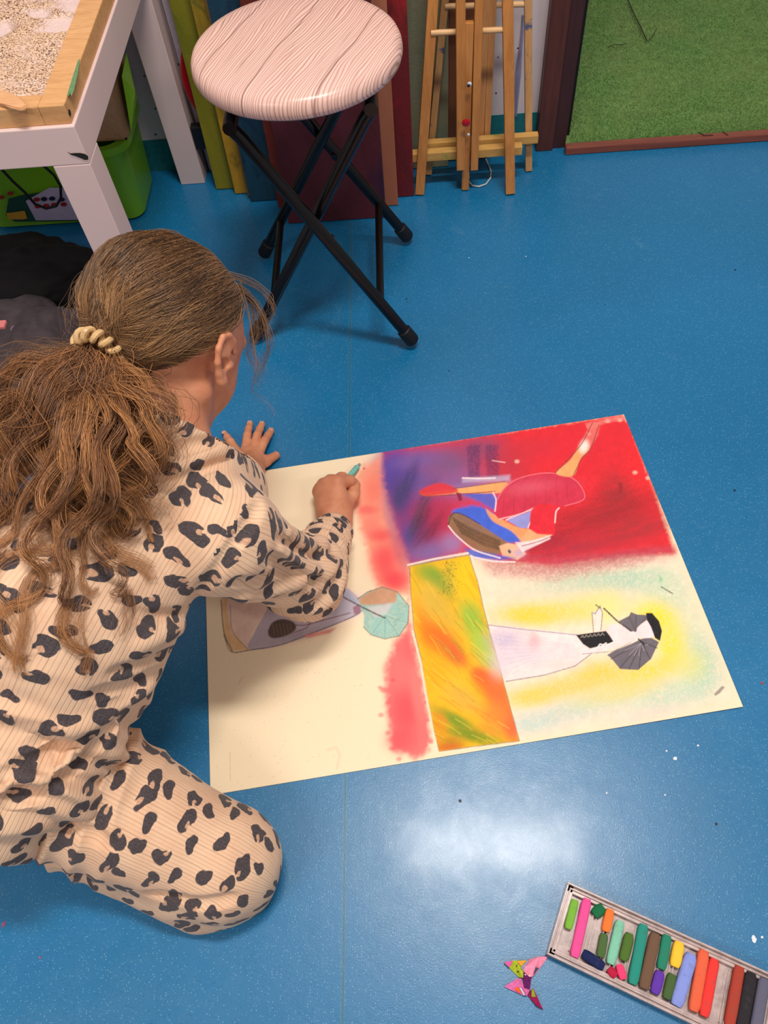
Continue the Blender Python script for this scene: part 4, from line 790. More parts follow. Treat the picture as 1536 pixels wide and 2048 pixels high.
# ------------------------------------------------------------------ the child: one body surface, clothes and hair on it
class Grid:
    def __init__(s, lo, hi, h):
        s.lo = np.array(lo, float); s.h = h; s.n = np.ceil((np.array(hi)-s.lo)/h).astype(int)+1
        s.v = np.full(s.n, 1.0, np.float32)
        s.ax = [s.lo[i]+h*np.arange(s.n[i]) for i in range(3)]
    def put(s, fn, lo, hi, k=.02, op='u'):
        pad = k*1.5+3*s.h; i0 = np.clip(np.floor((np.array(lo)-pad-s.lo)/s.h).astype(int), 0, s.n); i1 = np.clip(np.ceil((np.array(hi)+pad-s.lo)/s.h).astype(int)+1, 0, s.n)
        if (i1 <= i0).any(): return
        X, Y, Z = np.meshgrid(*[s.ax[i][i0[i]:i1[i]] for i in range(3)], indexing='ij')
        d = fn(X, Y, Z).astype(np.float32); sl = tuple(slice(i0[i], i1[i]) for i in range(3)); c = s.v[sl]
        if op == 'u':
            if k > 0: h = np.clip(.5+.5*(c-d)/k, 0, 1); s.v[sl] = c+(d-c)*h-k*h*(1-h)
            else: s.v[sl] = np.minimum(c, d)
        else:
            d = -d; h = np.clip(.5-.5*(c-d)/k, 0, 1); s.v[sl] = c+(d-c)*h+k*h*(1-h)
    def cap(s, a, b, ra, rb, k=.02, op='u', flat=None):
        a = np.array(a, float); b = np.array(b, float); ba = b-a; L = ba@ba
        def fn(X, Y, Z):
            px_, py_, pz_ = X-a[0], Y-a[1], Z-a[2]; t = np.clip((px_*ba[0]+py_*ba[1]+pz_*ba[2])/L, 0, 1)
            return np.sqrt((px_-t*ba[0])**2+(py_-t*ba[1])**2+(pz_-t*ba[2])**2)-(ra+(rb-ra)*t)
        r = max(ra, rb); s.put(fn, np.minimum(a, b)-r, np.maximum(a, b)+r, k, op)
    def ell(s, c, R, r, k=.02, op='u'):              # ellipsoid, R rows = its axes
        c = np.array(c, float); R = np.array(R, float); r = np.array(r, float)
        def fn(X, Y, Z):
            x, y, z = X-c[0], Y-c[1], Z-c[2]; q = [(x*R[i, 0]+y*R[i, 1]+z*R[i, 2])/r[i] for i in range(3)]
            k0 = np.sqrt(q[0]**2+q[1]**2+q[2]**2); k1 = np.sqrt((q[0]/r[0])**2+(q[1]/r[1])**2+(q[2]/r[2])**2)
            return k0*(k0-1)/np.maximum(k1, 1e-6)
        m = r.max(); s.put(fn, c-m, c+m, k, op)
    def sample(s, P):
        q = (np.asarray(P)-s.lo)/s.h; i = np.clip(np.floor(q).astype(int), 0, s.n-2); f = np.clip(q-i, 0, 1); o = 0
        for a in (0, 1):
            for b in (0, 1):
                for c in (0, 1):
                    w = (f[:, 0] if a else 1-f[:, 0])*(f[:, 1] if b else 1-f[:, 1])*(f[:, 2] if c else 1-f[:, 2])
                    o = o+w*s.v[i[:, 0]+a, i[:, 1]+b, i[:, 2]+c]
        return o
    def grad(s, P):
        e = s.h; g = np.stack([s.sample(P+e*np.eye(3)[i])-s.sample(P-e*np.eye(3)[i]) for i in range(3)], 1)
        return g/np.maximum(np.linalg.norm(g, axis=1, keepdims=True), 1e-6)
    def mesh(s):                                     # surface nets
        v = s.v; ins = v < 0; nx_, ny_, nz_ = v.shape
        cs = np.zeros((nx_-1, ny_-1, nz_-1), np.int8)
        for a in (0, 1):
            for b in (0, 1):
                for c in (0, 1): cs += ins[a:nx_-1+a, b:ny_-1+b, c:nz_-1+c]
        act = (cs > 0) & (cs < 8); cells = np.argwhere(act); idx = np.full(cs.shape, -1, np.int64); idx[act] = np.arange(len(cells))
        acc = np.zeros((len(cells), 3)); cnt = np.zeros(len(cells)); cn = [(a, b, c) for a in (0, 1) for b in (0, 1) for c in (0, 1)]
        for A in cn:
            for ax in range(3):
                if A[ax]: continue
                B = list(A); B[ax] = 1
                va = v[cells[:, 0]+A[0], cells[:, 1]+A[1], cells[:, 2]+A[2]]; vb = v[cells[:, 0]+B[0], cells[:, 1]+B[1], cells[:, 2]+B[2]]
                m = (va < 0) != (vb < 0); t = np.where(m, va/np.where(va == vb, 1, va-vb), 0); p = np.tile(np.array(A, float), (len(cells), 1)); p[:, ax] += t
                acc[m] += p[m]; cnt[m] += 1
        V = (cells+acc/cnt[:, None])*s.h+s.lo; F = []
        for ax in range(3):
            u, w = (ax+1) % 3, (ax+2) % 3; sl0 = [slice(None)]*3; sl1 = [slice(None)]*3; sl0[ax] = slice(0, -1); sl1[ax] = slice(1, None)
            A = ins[tuple(sl0)]; B = ins[tuple(sl1)]; e = np.argwhere(A != B); ok = (e[:, u] > 0) & (e[:, w] > 0) & (e[:, u] < v.shape[u]-1) & (e[:, w] < v.shape[w]-1); e = e[ok]
            fl = A[e[:, 0], e[:, 1], e[:, 2]]
            def g(du, dw): q = e.copy(); q[:, u] -= du; q[:, w] -= dw; return idx[q[:, 0], q[:, 1], q[:, 2]]
            q = np.stack([g(1, 1), g(0, 1), g(0, 0), g(1, 0)], 1); q[~fl] = q[~fl][:, ::-1]; F.append(q)
        return V, np.concatenate(F)
def n3(v): v = np.array(v, float); return v/np.linalg.norm(v)
def relax(V, F, it=3, lam=.5):
    a = np.concatenate([F[:, i] for i in range(4)]+[F[:, (i+1) % 4] for i in range(4)]); b = np.concatenate([F[:, (i+1) % 4] for i in range(4)]+[F[:, i] for i in range(4)])
    c = np.bincount(a, minlength=len(V)).astype(float)
    for _ in range(it):
        S = np.stack([np.bincount(a, V[b, i], len(V)) for i in range(3)], 1)/np.maximum(c, 1)[:, None]; V = V+lam*(S-V)
    return V
def noise3(P, s, seed=0):                            # cheap smooth 3-D noise, -1..1
    r = np.random.default_rng(seed); o = np.zeros(len(P))
    for _ in range(7):
        k = r.normal(0, 1, 3)*s; o += np.sin(P@k+r.uniform(0, 6.28))
    return o/3.0
# joints ------------------------------------------------------------
HC = np.array(at(342, 676, .400)); rd_ = n3(HC-CP)
ri = n3(np.cross(rd_, CU)); iu = np.cross(ri, rd_)               # right / up as seen along the line of sight
tl_ = math.radians(10); hu = iu*math.cos(tl_)+ri*math.sin(tl_); hr = ri*math.cos(tl_)-iu*math.sin(tl_)
fa = math.radians(51)
HF = n3(hr*math.cos(fa)+rd_*math.sin(fa)); HU = n3(hu); HS = np.cross(HF, HU)   # face, crown, right-ear directions
HR = np.stack([HF, HU, HS])
def hp(f, u, s): return HC+HF*f+HU*u+HS*s
NECK = np.array(at(345, 915, .335)); CHEST = np.array(at(270, 1030, .285))
RSH = np.array(at(440, 1070, .315)); LSH = np.array(at(385, 955, .235))
BACK = np.array(at(130, 1230, .285)); HIP = np.array(at(30, 1470, .205)); 
RELB = np.array(at(610, 1156, .125)); RWR = np.array(at(672, 1052, .036))
LWR = np.array(at(506, 944, .028)); LELB = np.array(at(395, 945, .115))
RHIP = np.array(at(75, 1530, .150)); RKN = np.array(at(452, 1726, .054)); RAN = np.array(at(140, 1660, .045))
LHIP = np.array([RHIP[0]-.02, RHIP[1]+.16, .150]); LKN = np.array(at(170, 1300, .055)); LAN = np.array([LHIP[0]-.05, LHIP[1]+.0, .045])
# skin ----------------------------------------------------------------
SKIN = NT('child_skin', .48, .35); v = SKIN.obj(); f = SKIN.noise(v, 40, 4, .6).outputs[0]
SKIN.base(SKIN.mix(SKIN.mapr(f, .3, .7), tuple(lin((216, 150, 114))), tuple(lin((196, 126, 92)))))
SKIN.b.inputs['Subsurface Weight'].default_value = .12; SKIN.b.inputs['Subsurface Radius'].default_value = (.010, .004, .002); SKIN.b.inputs['Subsurface Scale'].default_value = .6
SKIN.bump(SKIN.noise(v, 500, 3).outputs[0], .12, .0005)
parts = []
g = Grid(HC-np.array([.17, .19, .19]), HC+np.array([.17, .16, .15]), .0024)
g.ell(hp(-.012, .022, 0), HR, (.091, .078, .073), 0)                       # skull
g.ell(hp(.030, .000, 0), HR, (.062, .070, .062), .02)
g.ell(hp(.044, -.056, 0), HR, (.037, .054, .045), .02)                     # lower face
g.ell(hp(.052, -.040, .028), HR, (.030, .034, .026), .016); g.ell(hp(.052, -.040, -.028), HR, (.030, .034, .026), .016)   # cheeks
g.ell(hp(.058, -.110, 0), HR, (.018, .015, .019), .018); g.ell(hp(.048, -.118, 0), HR, (.020, .010, .022), .016)                    # chin
for s_ in (1, -1):
    g.cap(hp(.0, -.050, .050*s_), hp(.052, -.102, .020*s_), .016, .012, .016)  # jaw
    g.cap(hp(.084, .012, .012*s_), hp(.074, .014, .042*s_), .008, .007, .010)  # brow
    g.ell(hp(.090, -.004, .028*s_), HR, (.013, .010, .014), .008, 's')       # eye hollow
    g.ell(hp(.079, -.004, .028*s_), HR, (.010, .009, .012), .003)
    g.ell(hp(.102, -.030, .008*s_), HR, (.006, .006, .006), .005)
g.cap(hp(.090, .004, 0), hp(.106, -.026, 0), .006, .0075, .008)              # nose
g.cap(hp(.090, -.052, -.014), hp(.090, -.052, .014), .0052, .0052, .005); g.ell(hp(.090, -.060, 0), HR, (.007, .005, .015), .004)  # lips
for s_ in (1, -1):                                                           # ears
    e0 = hp(.004, -.012, .078*s_); eo = n3(HS*s_*.42-HF*.90)
    def ep(u, f, o): return e0+HU*u+HF*f+eo*o
    rim = [ep(.012, .010, .004), ep(.024, .006, .010), ep(.029, -.004, .014), ep(.025, -.012, .017), ep(.012, -.015, .018), ep(-.002, -.013, .016), ep(-.014, -.008, .012), ep(-.023, -.002, .008)]
    for a, b in zip(rim, rim[1:]): g.cap(a, b, .0036, .0036, .003)
    g.ell(ep(.004, -.004, .009), np.stack([HU, n3(HF+eo*.0), np.cross(HU, HF)]), (.024, .010, .0035), .005)
    g.ell(ep(-.021, -.001, .007), HR, (.008, .006, .005), .005); g.ell(ep(-.003, .006, .003), HR, (.007, .006, .005), .008)
    g.ell(ep(-.002, .000, .013), HR, (.009, .006, .007), .003, 's')
g.cap(hp(-.028, -.050, 0), NECK+np.array([.0, .0, -.014]), .041, .041, .03)
g.cap(NECK+np.array([0, 0, -.008]), CHEST*.4+NECK*.6-np.array([0, 0, .012]), .042, .048, .03)
V, F = g.mesh(); parts.append((relax(V, F, 1), F)); GH = g
def finger(g, pts, r0, r1, k=.0035):
    n_ = len(pts)-1
    for i in range(n_): g.cap(pts[i], pts[i+1], r0+(r1-r0)*i/n_, r0+(r1-r0)*(i+1)/n_, k)
# left hand, flat on the floor, palm down
g = Grid(LWR-np.array([.06, .05, .03]), LWR+np.array([.09, .12, .04]), .0013)
K = {'i': (519, 905), 'm': (506, 899), 'r': (491, 899), 'p': (476, 906)}; TIP = {'i': (542, 862), 'm': (524, 849), 'r': (500, 848), 'p': (449, 868)}
g.cap(LWR+np.array([-.01, -.03, .012]), LWR, .019, .0185, .01); lh = {}
for k_ in 'imrp':
    kn = np.array(at(*K[k_], .021)); tp_ = np.array(at(*TIP[k_], .0055)); md = kn*.50+tp_*.50; md[2] = .0165
    d2 = kn*.22+tp_*.78; d2[2] = .0105; g.cap(LWR+(kn-LWR)*.15, LWR+(kn-LWR)*.86, .0125, .0090, .008); finger(g, [kn, md, d2, tp_], .0076, .0056, .0022); lh[k_] = (d2, tp_)
t0 = np.array(at(516, 930, .022)); t1 = np.array(at(532, 922, .016)); t2 = np.array(at(552, 911, .0075)); g.cap(LWR*.6+t0*.4, t0, .012, .0105, .008); finger(g, [t0, t1, t2], .0100, .0068, .005); lh['t'] = (t1, t2)
V, F = g.mesh(); parts.append((relax(V, F, 1), F))
# right hand, a loose fist around a crayon, resting on the sheet
g = Grid(RWR-np.array([.05, .05, .035]), RWR+np.array([.06, .10, .045]), .0013)
g.cap(RWR+np.array([-.004, -.04, .012]), RWR, .0205, .020, .01)
HK = {'i': at(675, 966, .050), 'm': at(660, 967, .047), 'r': at(648, 974, .040), 'p': at(640, 984, .031)}
PIPp = {'i': at(699, 962, .036), 'm': at(684, 955, .026), 'r': at(663, 958, .020), 'p': at(646, 968, .016)}
DIPp = {'i': at(707, 967, .017), 'm': at(696, 972, .011), 'r': at(676, 976, .009), 'p': at(657, 984, .009)}
TPp = {'i': at(704, 974, .010), 'm': at(690, 985, .010), 'r': at(674, 992, .012), 'p': at(660, 996, .012)}
for k_ in 'imrp':
    a = np.array(HK[k_]); g.cap(RWR+(a-RWR)*.1, a, .0165, .0120, .010); finger(g, [a, np.array(PIPp[k_]), np.array(DIPp[k_]), np.array(TPp[k_])], .0098, .0068, .005)
tt = [np.array(at(690, 1010, .028)), np.array(at(707, 990, .026)), np.array(at(712, 970, .022))]
g.cap(RWR+np.array([.008, .004, -.004]), tt[0], .015, .0115, .010); finger(g, tt, .0108, .0072, .004)
g.ell(np.array(at(699, 984, .018)), np.eye(3), (.010, .012, .010), .006)
g.ell((RWR+HK['m'])/2+np.array([0, 0, -.006]), np.eye(3), (.026, .034, .019), .012)
V, F = g.mesh(); parts.append((relax(V, F, 2), F))
# the rest of the body under the clothes
g = Grid([-.88, -.02, .0], [-.02, .84, .42], .006)
def torso(g, inf, k):
    g.cap(NECK-np.array([0, 0, .030]), CHEST, .058+inf, .088+inf, k); g.cap(RSH-np.array([0, 0, .01]), LSH, .046+inf, .042+inf, k)
    g.cap(CHEST, BACK, .090+inf, .092+inf, k); g.cap(BACK, HIP, .090+inf, .105+inf, k)
torso(g, -.018, .05)
for a, b, ra, rb in ((RSH, RELB, .030, .025), (RELB, RWR, .024, .018), (LSH, LELB, .032, .025), (LELB, LWR, .026, .019)): g.cap(a, b, ra, rb, .025)
for h_, kn, an in ((RHIP, RKN, RAN), (LHIP, LKN, LAN)):
    g.cap(h_, kn+np.array([-.02, 0, .010]), .056, .038, .03); g.cap(kn, an, .038, .028, .006); g.cap(an, an+np.array([-.10, .0, -.012]), .030, .022, .02)
V, F = g.mesh(); parts.append((relax(V, F, 1), F))
off = 0; VV, FF = [], []
for V, F in parts: VV.append(V); FF.append(F+off); off += len(V)
VV = np.concatenate(VV); VV[:, 2] = np.maximum(VV[:, 2], .0006)
girl = empty('child_root', (0, 0, 0)); bpy.data.objects.remove(girl)
girl = raw('person', VV, np.concatenate(FF), SKIN.m, None, True)
tag(girl, 'child in leopard print ribbed clothes with long curly brown ponytail kneeling over the drawing', 'person')
NAIL = flat('nail', (224, 160, 136), .35)
for k_ in 'imrpt':
    a, b = lh[k_]; d = n3(b-a); mb = MB(); c_ = b+d*.0005+np.array([0, 0, .0049 if k_ != 't' else .0060]); R_m = Matrix((Vector(np.cross(d, [0, 0, 1])), Vector(d), Vector((0, 0, 1)))).transposed()
    mb.box(c_, (.0075, .0085, .0018), R_m, .0008, 2); mb.build('fingernail', NAIL, girl, True, 80)
# clothing material ------------------------------------------------------
def leopard(name, sc, stretch=(1, 1), rib=.0042):
    n = NT(name, .85, .15); uv = n.new('ShaderNodeUVMap').outputs[0]
    wob = n.noise(uv, 60, 2, .5).outputs['Color']; wv = n.vmath('SCALE', n.vmath('SUBTRACT', wob, (.5, .5, .5)), sc=.010)
    q = n.vmath('MULTIPLY', n.vmath('ADD', uv, wv), (sc*stretch[0], sc*stretch[1], 0))
    vo = n.new('ShaderNodeTexVoronoi', voronoi_dimensions='2D'); n.put(vo.inputs['Vector'], q); vo.inputs['Scale'].default_value = 1.0; vo.inputs['Randomness'].default_value = .62
    loc = n.vmath('SUBTRACT', q, vo.outputs['Position']); sp = n.new('ShaderNodeSeparateColor'); n.put(sp.inputs[0], vo.outputs['Color'])
    sx = n.new('ShaderNodeSeparateXYZ'); n.put(sx.inputs[0], loc)
    ang = n.math('ARCTAN2', sx.outputs[1], sx.outputs[0]); L = n.vmath('LENGTH', loc)
    # outline: radius varies with direction (lobed), every cell turned its own way
    ph = n.math('MULTIPLY', sp.outputs[0], 6.283)
    el = n.math('ADD', 1.0, n.math('MULTIPLY', n.math('COSINE', n.math('ADD', n.math('MULTIPLY', ang, 2), ph)), .20))
    lob = n.math('MULTIPLY', n.math('COSINE', n.math('ADD', n.math('MULTIPLY', ang, 3), n.math('MULTIPLY', ph, 2))), .10)
    rad = n.math('MULTIPLY', n.math('ADD', el, lob), n.mapr(sp.outputs[1], 0, 1, .23, .40))
    outer = n.mapr(n.math('SUBTRACT', rad, L), -.012, .020)
    # the notch that opens a ring into a C
    a2 = n.math('SUBTRACT', ang, n.math('MULTIPLY', sp.outputs[2], 6.283)); cs = n.math('COSINE', a2)
    cb = n.new('ShaderNodeCombineXYZ'); n.put(cb.inputs[0], n.math('MULTIPLY', n.math('COSINE', n.math('MULTIPLY', sp.outputs[2], 6.283)), n.math('MULTIPLY', rad, .50))); n.put(cb.inputs[1], n.math('MULTIPLY', n.math('SINE', n.math('MULTIPLY', sp.outputs[2], 6.283)), n.math('MULTIPLY', rad, .50)))
    dh = n.vmath('LENGTH', n.vmath('SUBTRACT', loc, cb.outputs[0])); big = n.math('GREATER_THAN', sp.outputs[1], .28)
    hole = n.math('MULTIPLY', n.mapr(n.math('SUBTRACT', n.math('MULTIPLY', rad, .27), dh), -.012, .02), big)
    gap = n.math('MULTIPLY', n.math('MULTIPLY', n.mapr(cs, .965, .992), n.mapr(L, .12, .16)), big)
    m = n.math('MULTIPLY', outer, n.math('SUBTRACT', 1.0, n.math('MAXIMUM', hole, gap)))
    g1 = n.noise(n.obj(), 30, 3).outputs[0]; base = n.mix(n.mapr(g1, .3, .7), tuple(lin((232, 196, 164))), tuple(lin((222, 180, 148))))
    su = n.new('ShaderNodeSeparateXYZ'); n.put(su.inputs[0], uv)
    jit = n.math('MULTIPLY', n.noise(n.vmath('MULTIPLY', uv, (40, 4, 0)), 1, 1).outputs[0], 3.0)
    rw = n.math('SINE', n.math('ADD', n.math('MULTIPLY', su.outputs[0], 6.283/rib), jit)); groove = n.mapr(rw, -.98, -.55, 1, 0)
    wide = n.mapr(n.math('SINE', n.math('MULTIPLY', su.outputs[0], 6.283/(rib*2.7))), .2, .9)
    groove = n.math('MULTIPLY', groove, n.math('ADD', .45, n.math('MULTIPLY', wide, .55)))
    base = n.mix(n.math('MULTIPLY', hole, .8), base, tuple(lin((196, 150, 122))))
    base = n.mix(n.math('MULTIPLY', groove, .30), base, tuple(lin((150, 112, 88))))
    kn = n.noise(n.obj(), 900, 2, .7).outputs[0]
    ink = n.mix(n.mapr(kn, .35, .7), tuple(lin((34, 32, 40))), tuple(lin((84, 80, 88))))
    c = n.mix(n.math('MULTIPLY', m, .96), base, ink); n.base(c)
    n.bump(n.math('ADD', n.math('MULTIPLY', n.math('SUBTRACT', 1.0, groove), 1.0), n.math('MULTIPLY', kn, .25)), .55, .0012)
    n.b.inputs['Sheen Weight'].default_value = .15
    return n.m
def loopuv(o, fn):                                   # per-face region -> uv at each corner
    me = o.data; nf = len(me.polygons); nl = len(me.loops); vi = np.empty(nl, np.int32); me.loops.foreach_get('vertex_index', vi)
    co = np.empty(len(me.vertices)*3, np.float32); me.vertices.foreach_get('co', co); co = co.reshape(-1, 3).astype(float)
    fc = co[vi].reshape(nf, 4, 3).mean(1); uv = fn(co[vi], np.repeat(fc, 4, 0)); l = me.uv_layers.new(name='UVMap'); l.data.foreach_set('uv', uv.astype(np.float32).ravel())
def seguv(P, C, segs, ref):
    # segs: list of chains of (a, b, r).  Region from face centre C, uv from P.
    D = []
    for ch in segs:
        dm = None
        for (a, b, r) in ch:
            ba = b-a; t = np.clip(((C-a)@ba)/(ba@ba), 0, 1); d = np.linalg.norm(C-a-t[:, None]*ba, axis=1)-r; dm = d if dm is None else np.minimum(dm, d)
        D.append(dm)
    reg = np.argmin(np.stack(D), 0); UV = np.zeros((len(P), 2))
    for ci, ch in enumerate(segs):
        m = reg == ci; Q = P[m]; QC = C[m]; best = np.full(len(Q), 1e9); uv = np.zeros((len(Q), 2)); s0 = 0.0
        for (a, b, r) in ch:
            ba = b-a; L = np.linalg.norm(ba); z = ba/L; x = n3(ref[ci]-z*(ref[ci]@z)); y = np.cross(z, x)
            tc = np.clip(((QC-a)@z)/L, 0, 1); dc = np.linalg.norm(QC-a-tc[:, None]*ba, axis=1)-r
            w = dc < best; best = np.where(w, dc, best); q = Q-a; an = np.arctan2(q@y, q@x)
            # keep the seam of the angle on the far side
            anc = np.arctan2((QC-a)@y, (QC-a)@x); an = np.where(an-anc > math.pi, an-2*math.pi, an); an = np.where(an-anc < -math.pi, an+2*math.pi, an)
            u = an*r; vv = s0+(q@z); uv[w] = np.stack([u, vv], 1)[w]; s0 += L
        uv += ci*1.37; UV[m] = uv
    return UV
UPV = np.array([.25, -.35, .9])
# shirt --------------------------------------------------------------------
NECKH = hp(-.030, -.075, 0)
def folds(g, L, k=.010):
    for pts, r, op in L:
        for a, b in zip(pts, pts[1:]): g.cap(a, b, r, r, k, op)
g = Grid([-.72, .10, .0], [-.06, .76, .48], .0030); I = .008
g.cap(NECK-np.array([.005, .0, .022]), CHEST, .058+I, .086+I, .04); g.cap(RSH-np.array([0, .0, .006]), LSH, .050+I, .044+I, .04)
g.cap(CHEST, BACK, .088+I, .096+I, .04); g.cap(BACK, HIP, .100+I, .112+I, .05)
g.cap(NECK+np.array([0, 0, -.03]), np.array(at(452, 985, .235)), .050, .052, .04)
g.cap(RSH, RELB, .046+I, .039+I, .035); g.cap(RELB, RWR, .041+I, .026, .02); g.cap(LSH, LELB, .045, .040, .03); g.cap(LELB, LWR+(LELB-LWR)*.22, .037, .026, .02)
GS = g
# collar band
CB0 = NECK+(NECKH-NECK)*.10; CB1 = NECK+(NECKH-NECK)*.85
g.cap(CB0, CB1, .062, .055, .012)
# wrinkles: grooves and rolls at the elbow, armhole, waist
def onsurf(pp, z): return [np.array(at(x, y, z_)) for (x, y), z_ in zip(pp, z)]
W_ = lambda pp, zz: onsurf(pp, zz)
def surf(g, x, y, z0=.46):
    P0 = np.array(at(x, y, z0)); d = n3(P0-CP); T_ = P0[None]+d[None]*np.linspace(0, .5, 400)[:, None]
    s_ = g.sample(np.clip(T_, g.lo+g.h, g.lo+g.h*(g.n-2))); i = np.argmax(s_ < 0); return T_[i], d
def crease(g, pts, r, op, off):
    q = cat(pts, 4*len(pts)); w = [surf(g, *p) for p in q]; return [p+d*off for p, d in w], r, op
g_ = g
CS = [([(250, 1415), (200, 1470), (120, 1520), (20, 1548)], .0062, 's', -.001), ([(235, 1440), (170, 1505), (80, 1555), (0, 1580)], .0085, 'u', .006), ([(220, 1462), (160, 1530), (90, 1580), (20, 1610)], .0062, 's', -.001),
      ([(300, 1372), (230, 1420), (150, 1450), (60, 1470)], .0075, 'u', .006), ([(345, 1300), (290, 1330), (230, 1345)], .0040, 's', -.001), ([(330, 1335), (270, 1370), (190, 1395)], .0042, 's', -.001),
      ([(362, 1228), (310, 1235), (262, 1226)], .0040, 's', -.001), ([(358, 1250), (320, 1268), (270, 1290)], .0065, 'u', .005),
      ([(462, 905), (410, 930), (350, 960), (305, 985)], .0042, 's', -.001), ([(450, 893), (400, 912), (345, 935)], .0080, 'u', .0065), ([(432, 880), (385, 892), (340, 905)], .0036, 's', 0),
      ([(520, 1010), (490, 1060), (440, 1130), (385, 1205)], .0030, 's', -.001),
      ([(560, 1075), (600, 1105), (640, 1115)], .0045, 's', -.001), ([(575, 1062), (615, 1088), (655, 1092)], .0065, 'u', .004), ([(560, 1100), (598, 1130), (650, 1140), (672, 1120)], .0065, 'u', .004), ([(545, 1118), (590, 1150), (640, 1165)], .0042, 's', -.001), ([(480, 1190), (530, 1185), (600, 1160)], .0070, 'u', .005), ([(470, 1170), (520, 1165), (570, 1145)], .0038, 's', -.001)]
def cat(P, n_):
    P = np.array(P, float); P = np.vstack([2*P[0]-P[1], P, 2*P[-1]-P[-2]]); m = len(P)-3; u = np.linspace(0, m-1e-6, n_); i = u.astype(int); f = (u-i)[:, None]
    a, b, c, d = P[i], P[i+1], P[i+2], P[i+3]; return .5*((2*b)+(c-a)*f+(2*a-5*b+4*c-d)*f**2+(3*b-a-3*c+d)*f**3)
folds(g, [crease(g, *c_) for c_ in CS], .009)
V, F = g.mesh()
V = relax(V, F, 1, .5)
# cut openings: neck, left cuff, right cuff
def cutkeep(V, F, tests):
    fc = V[F].mean(1); keep = np.ones(len(F), bool)
    for c, n_, rr in tests:
        keep &= ~(((fc-c)@n_ > 0) & (np.linalg.norm(fc-c, axis=1) < rr))
    F = F[keep]; used = np.unique(F); mp = np.full(len(V), -1); mp[used] = np.arange(len(used)); return V[used], mp[F]
NP0 = np.array(at(330, 818, .385)); NP1 = np.array(at(442, 884, .31)); NPN = n3(np.cross(NP1-NP0, NP1-CP)); NPN = NPN if NPN@HU > 0 else -NPN; NP1 = (NP0+NP1)/2
nd = n3(NECKH-NECK); cf = n3(RWR-RELB); lf = n3(LWR-LELB)
V, F = cutkeep(V, F, [(NP1, NPN, .11), (RELB+(RWR-RELB)*.90, cf, .05), (LELB+(LWR-LELB)*.80, lf, .05)])
gr = GS.grad(V)
def wr(V, gr):
    ax = n3(HIP-NECK); q = V-NECK; t = q@ax
    lat = q-np.outer(t, ax)
    d = .0022*noise3(V, 28, 1)+.0010*noise3(V, 75, 2)+.004*(.5-np.abs(noise3(V@np.diag([1, .6, 1]), 20, 8)))*np.clip((t-.08)/.15, 0, 1)
    # cross-folds near the waist and hem
    w = np.clip((t-.22)/.12, 0, 1); skew = t*120+q@np.array([30, -18, 22])
    d += w*(.0075*(1-2*np.abs(np.sin(.5*skew+.9*noise3(V, 12, 3)))))+w*.003*np.sin(skew*2.3+2*noise3(V, 15, 9))
    # sleeve puckers
    a = RELB-V; de = np.linalg.norm(a, axis=1); we = np.exp(-(de/.075)**2)
    ce = n3(RSH-RELB); d += we*.0062*np.sin((V-RELB)@ce*170+1.8*noise3(V, 20, 4)+(V-RELB)@np.array([60, 0, 0]))
    we = np.exp(-((np.linalg.norm(V-(RELB*.45+RWR*.55), axis=1))/.05)**2); d += we*.0036*np.sin((V-RWR)@cf*300+2*noise3(V, 24, 6))
    return V+gr*d[:, None]
V = wr(V, gr); V[:, 2] = np.maximum(V[:, 2], .004)
LEO = leopard('leopard_rib_knit', 36, (.9, 1.12))
sh = raw('shirt', V, F, None, girl, True)
TC = [(NECK, CHEST, .085), (CHEST, BACK, .10), (BACK, HIP, .11)]
ARM = [(RSH+(RELB-RSH)*.16, RELB, .050), (RELB, RWR, .036)]; ARL = [(LSH+(LELB-LSH)*.3, LELB, .045), (LELB, LWR, .034)]
SMA = np.array(at(524, 1000, .25)); SMB = np.array(at(383, 1205, .26)); SMN = n3(np.cross(SMB-SMA, UPV)); SMN = SMN if SMN@(RELB-RSH) > 0 else -SMN
def shirtuv(P, C):
    sd_ = lambda Q, ch: np.min([np.linalg.norm(Q-a-np.outer(np.clip(((Q-a)@(b-a))/((b-a)@(b-a)), 0, 1), b-a), axis=1)-r_ for a, b, r_ in ch], axis=0)
    arm = ((C-SMA)@SMN > 0) & (sd_(C, ARM) < .05) & (C[:, 0] > -.33)
    arl = (~arm) & (sd_(C, ARL) < sd_(C, TC)-.01)
    ax = n3(NECK-HIP); x0 = NECK-UPV*.11; xl = n3(np.cross(ax, UPV)); up_ = np.cross(xl, ax)
    q = P-x0; an = np.arctan2(q@xl, q@up_); UV = np.stack([an*.19, q@ax], 1)
    U2 = seguv(P, C, [[(RSH, RELB, .048), (RELB, RWR, .036)]], [UPV])+1.3; U3 = seguv(P, C, [[(LSH, LELB, .045), (LELB, LWR, .034)]], [UPV])+2.9
    UV[arm] = U2[arm]; UV[arl] = U3[arl]; return UV
loopuv(sh, shirtuv); sh.data.materials.append(LEO)
md = sh.modifiers.new('cloth', 'SOLIDIFY'); md.thickness = .0016; md.offset = -1
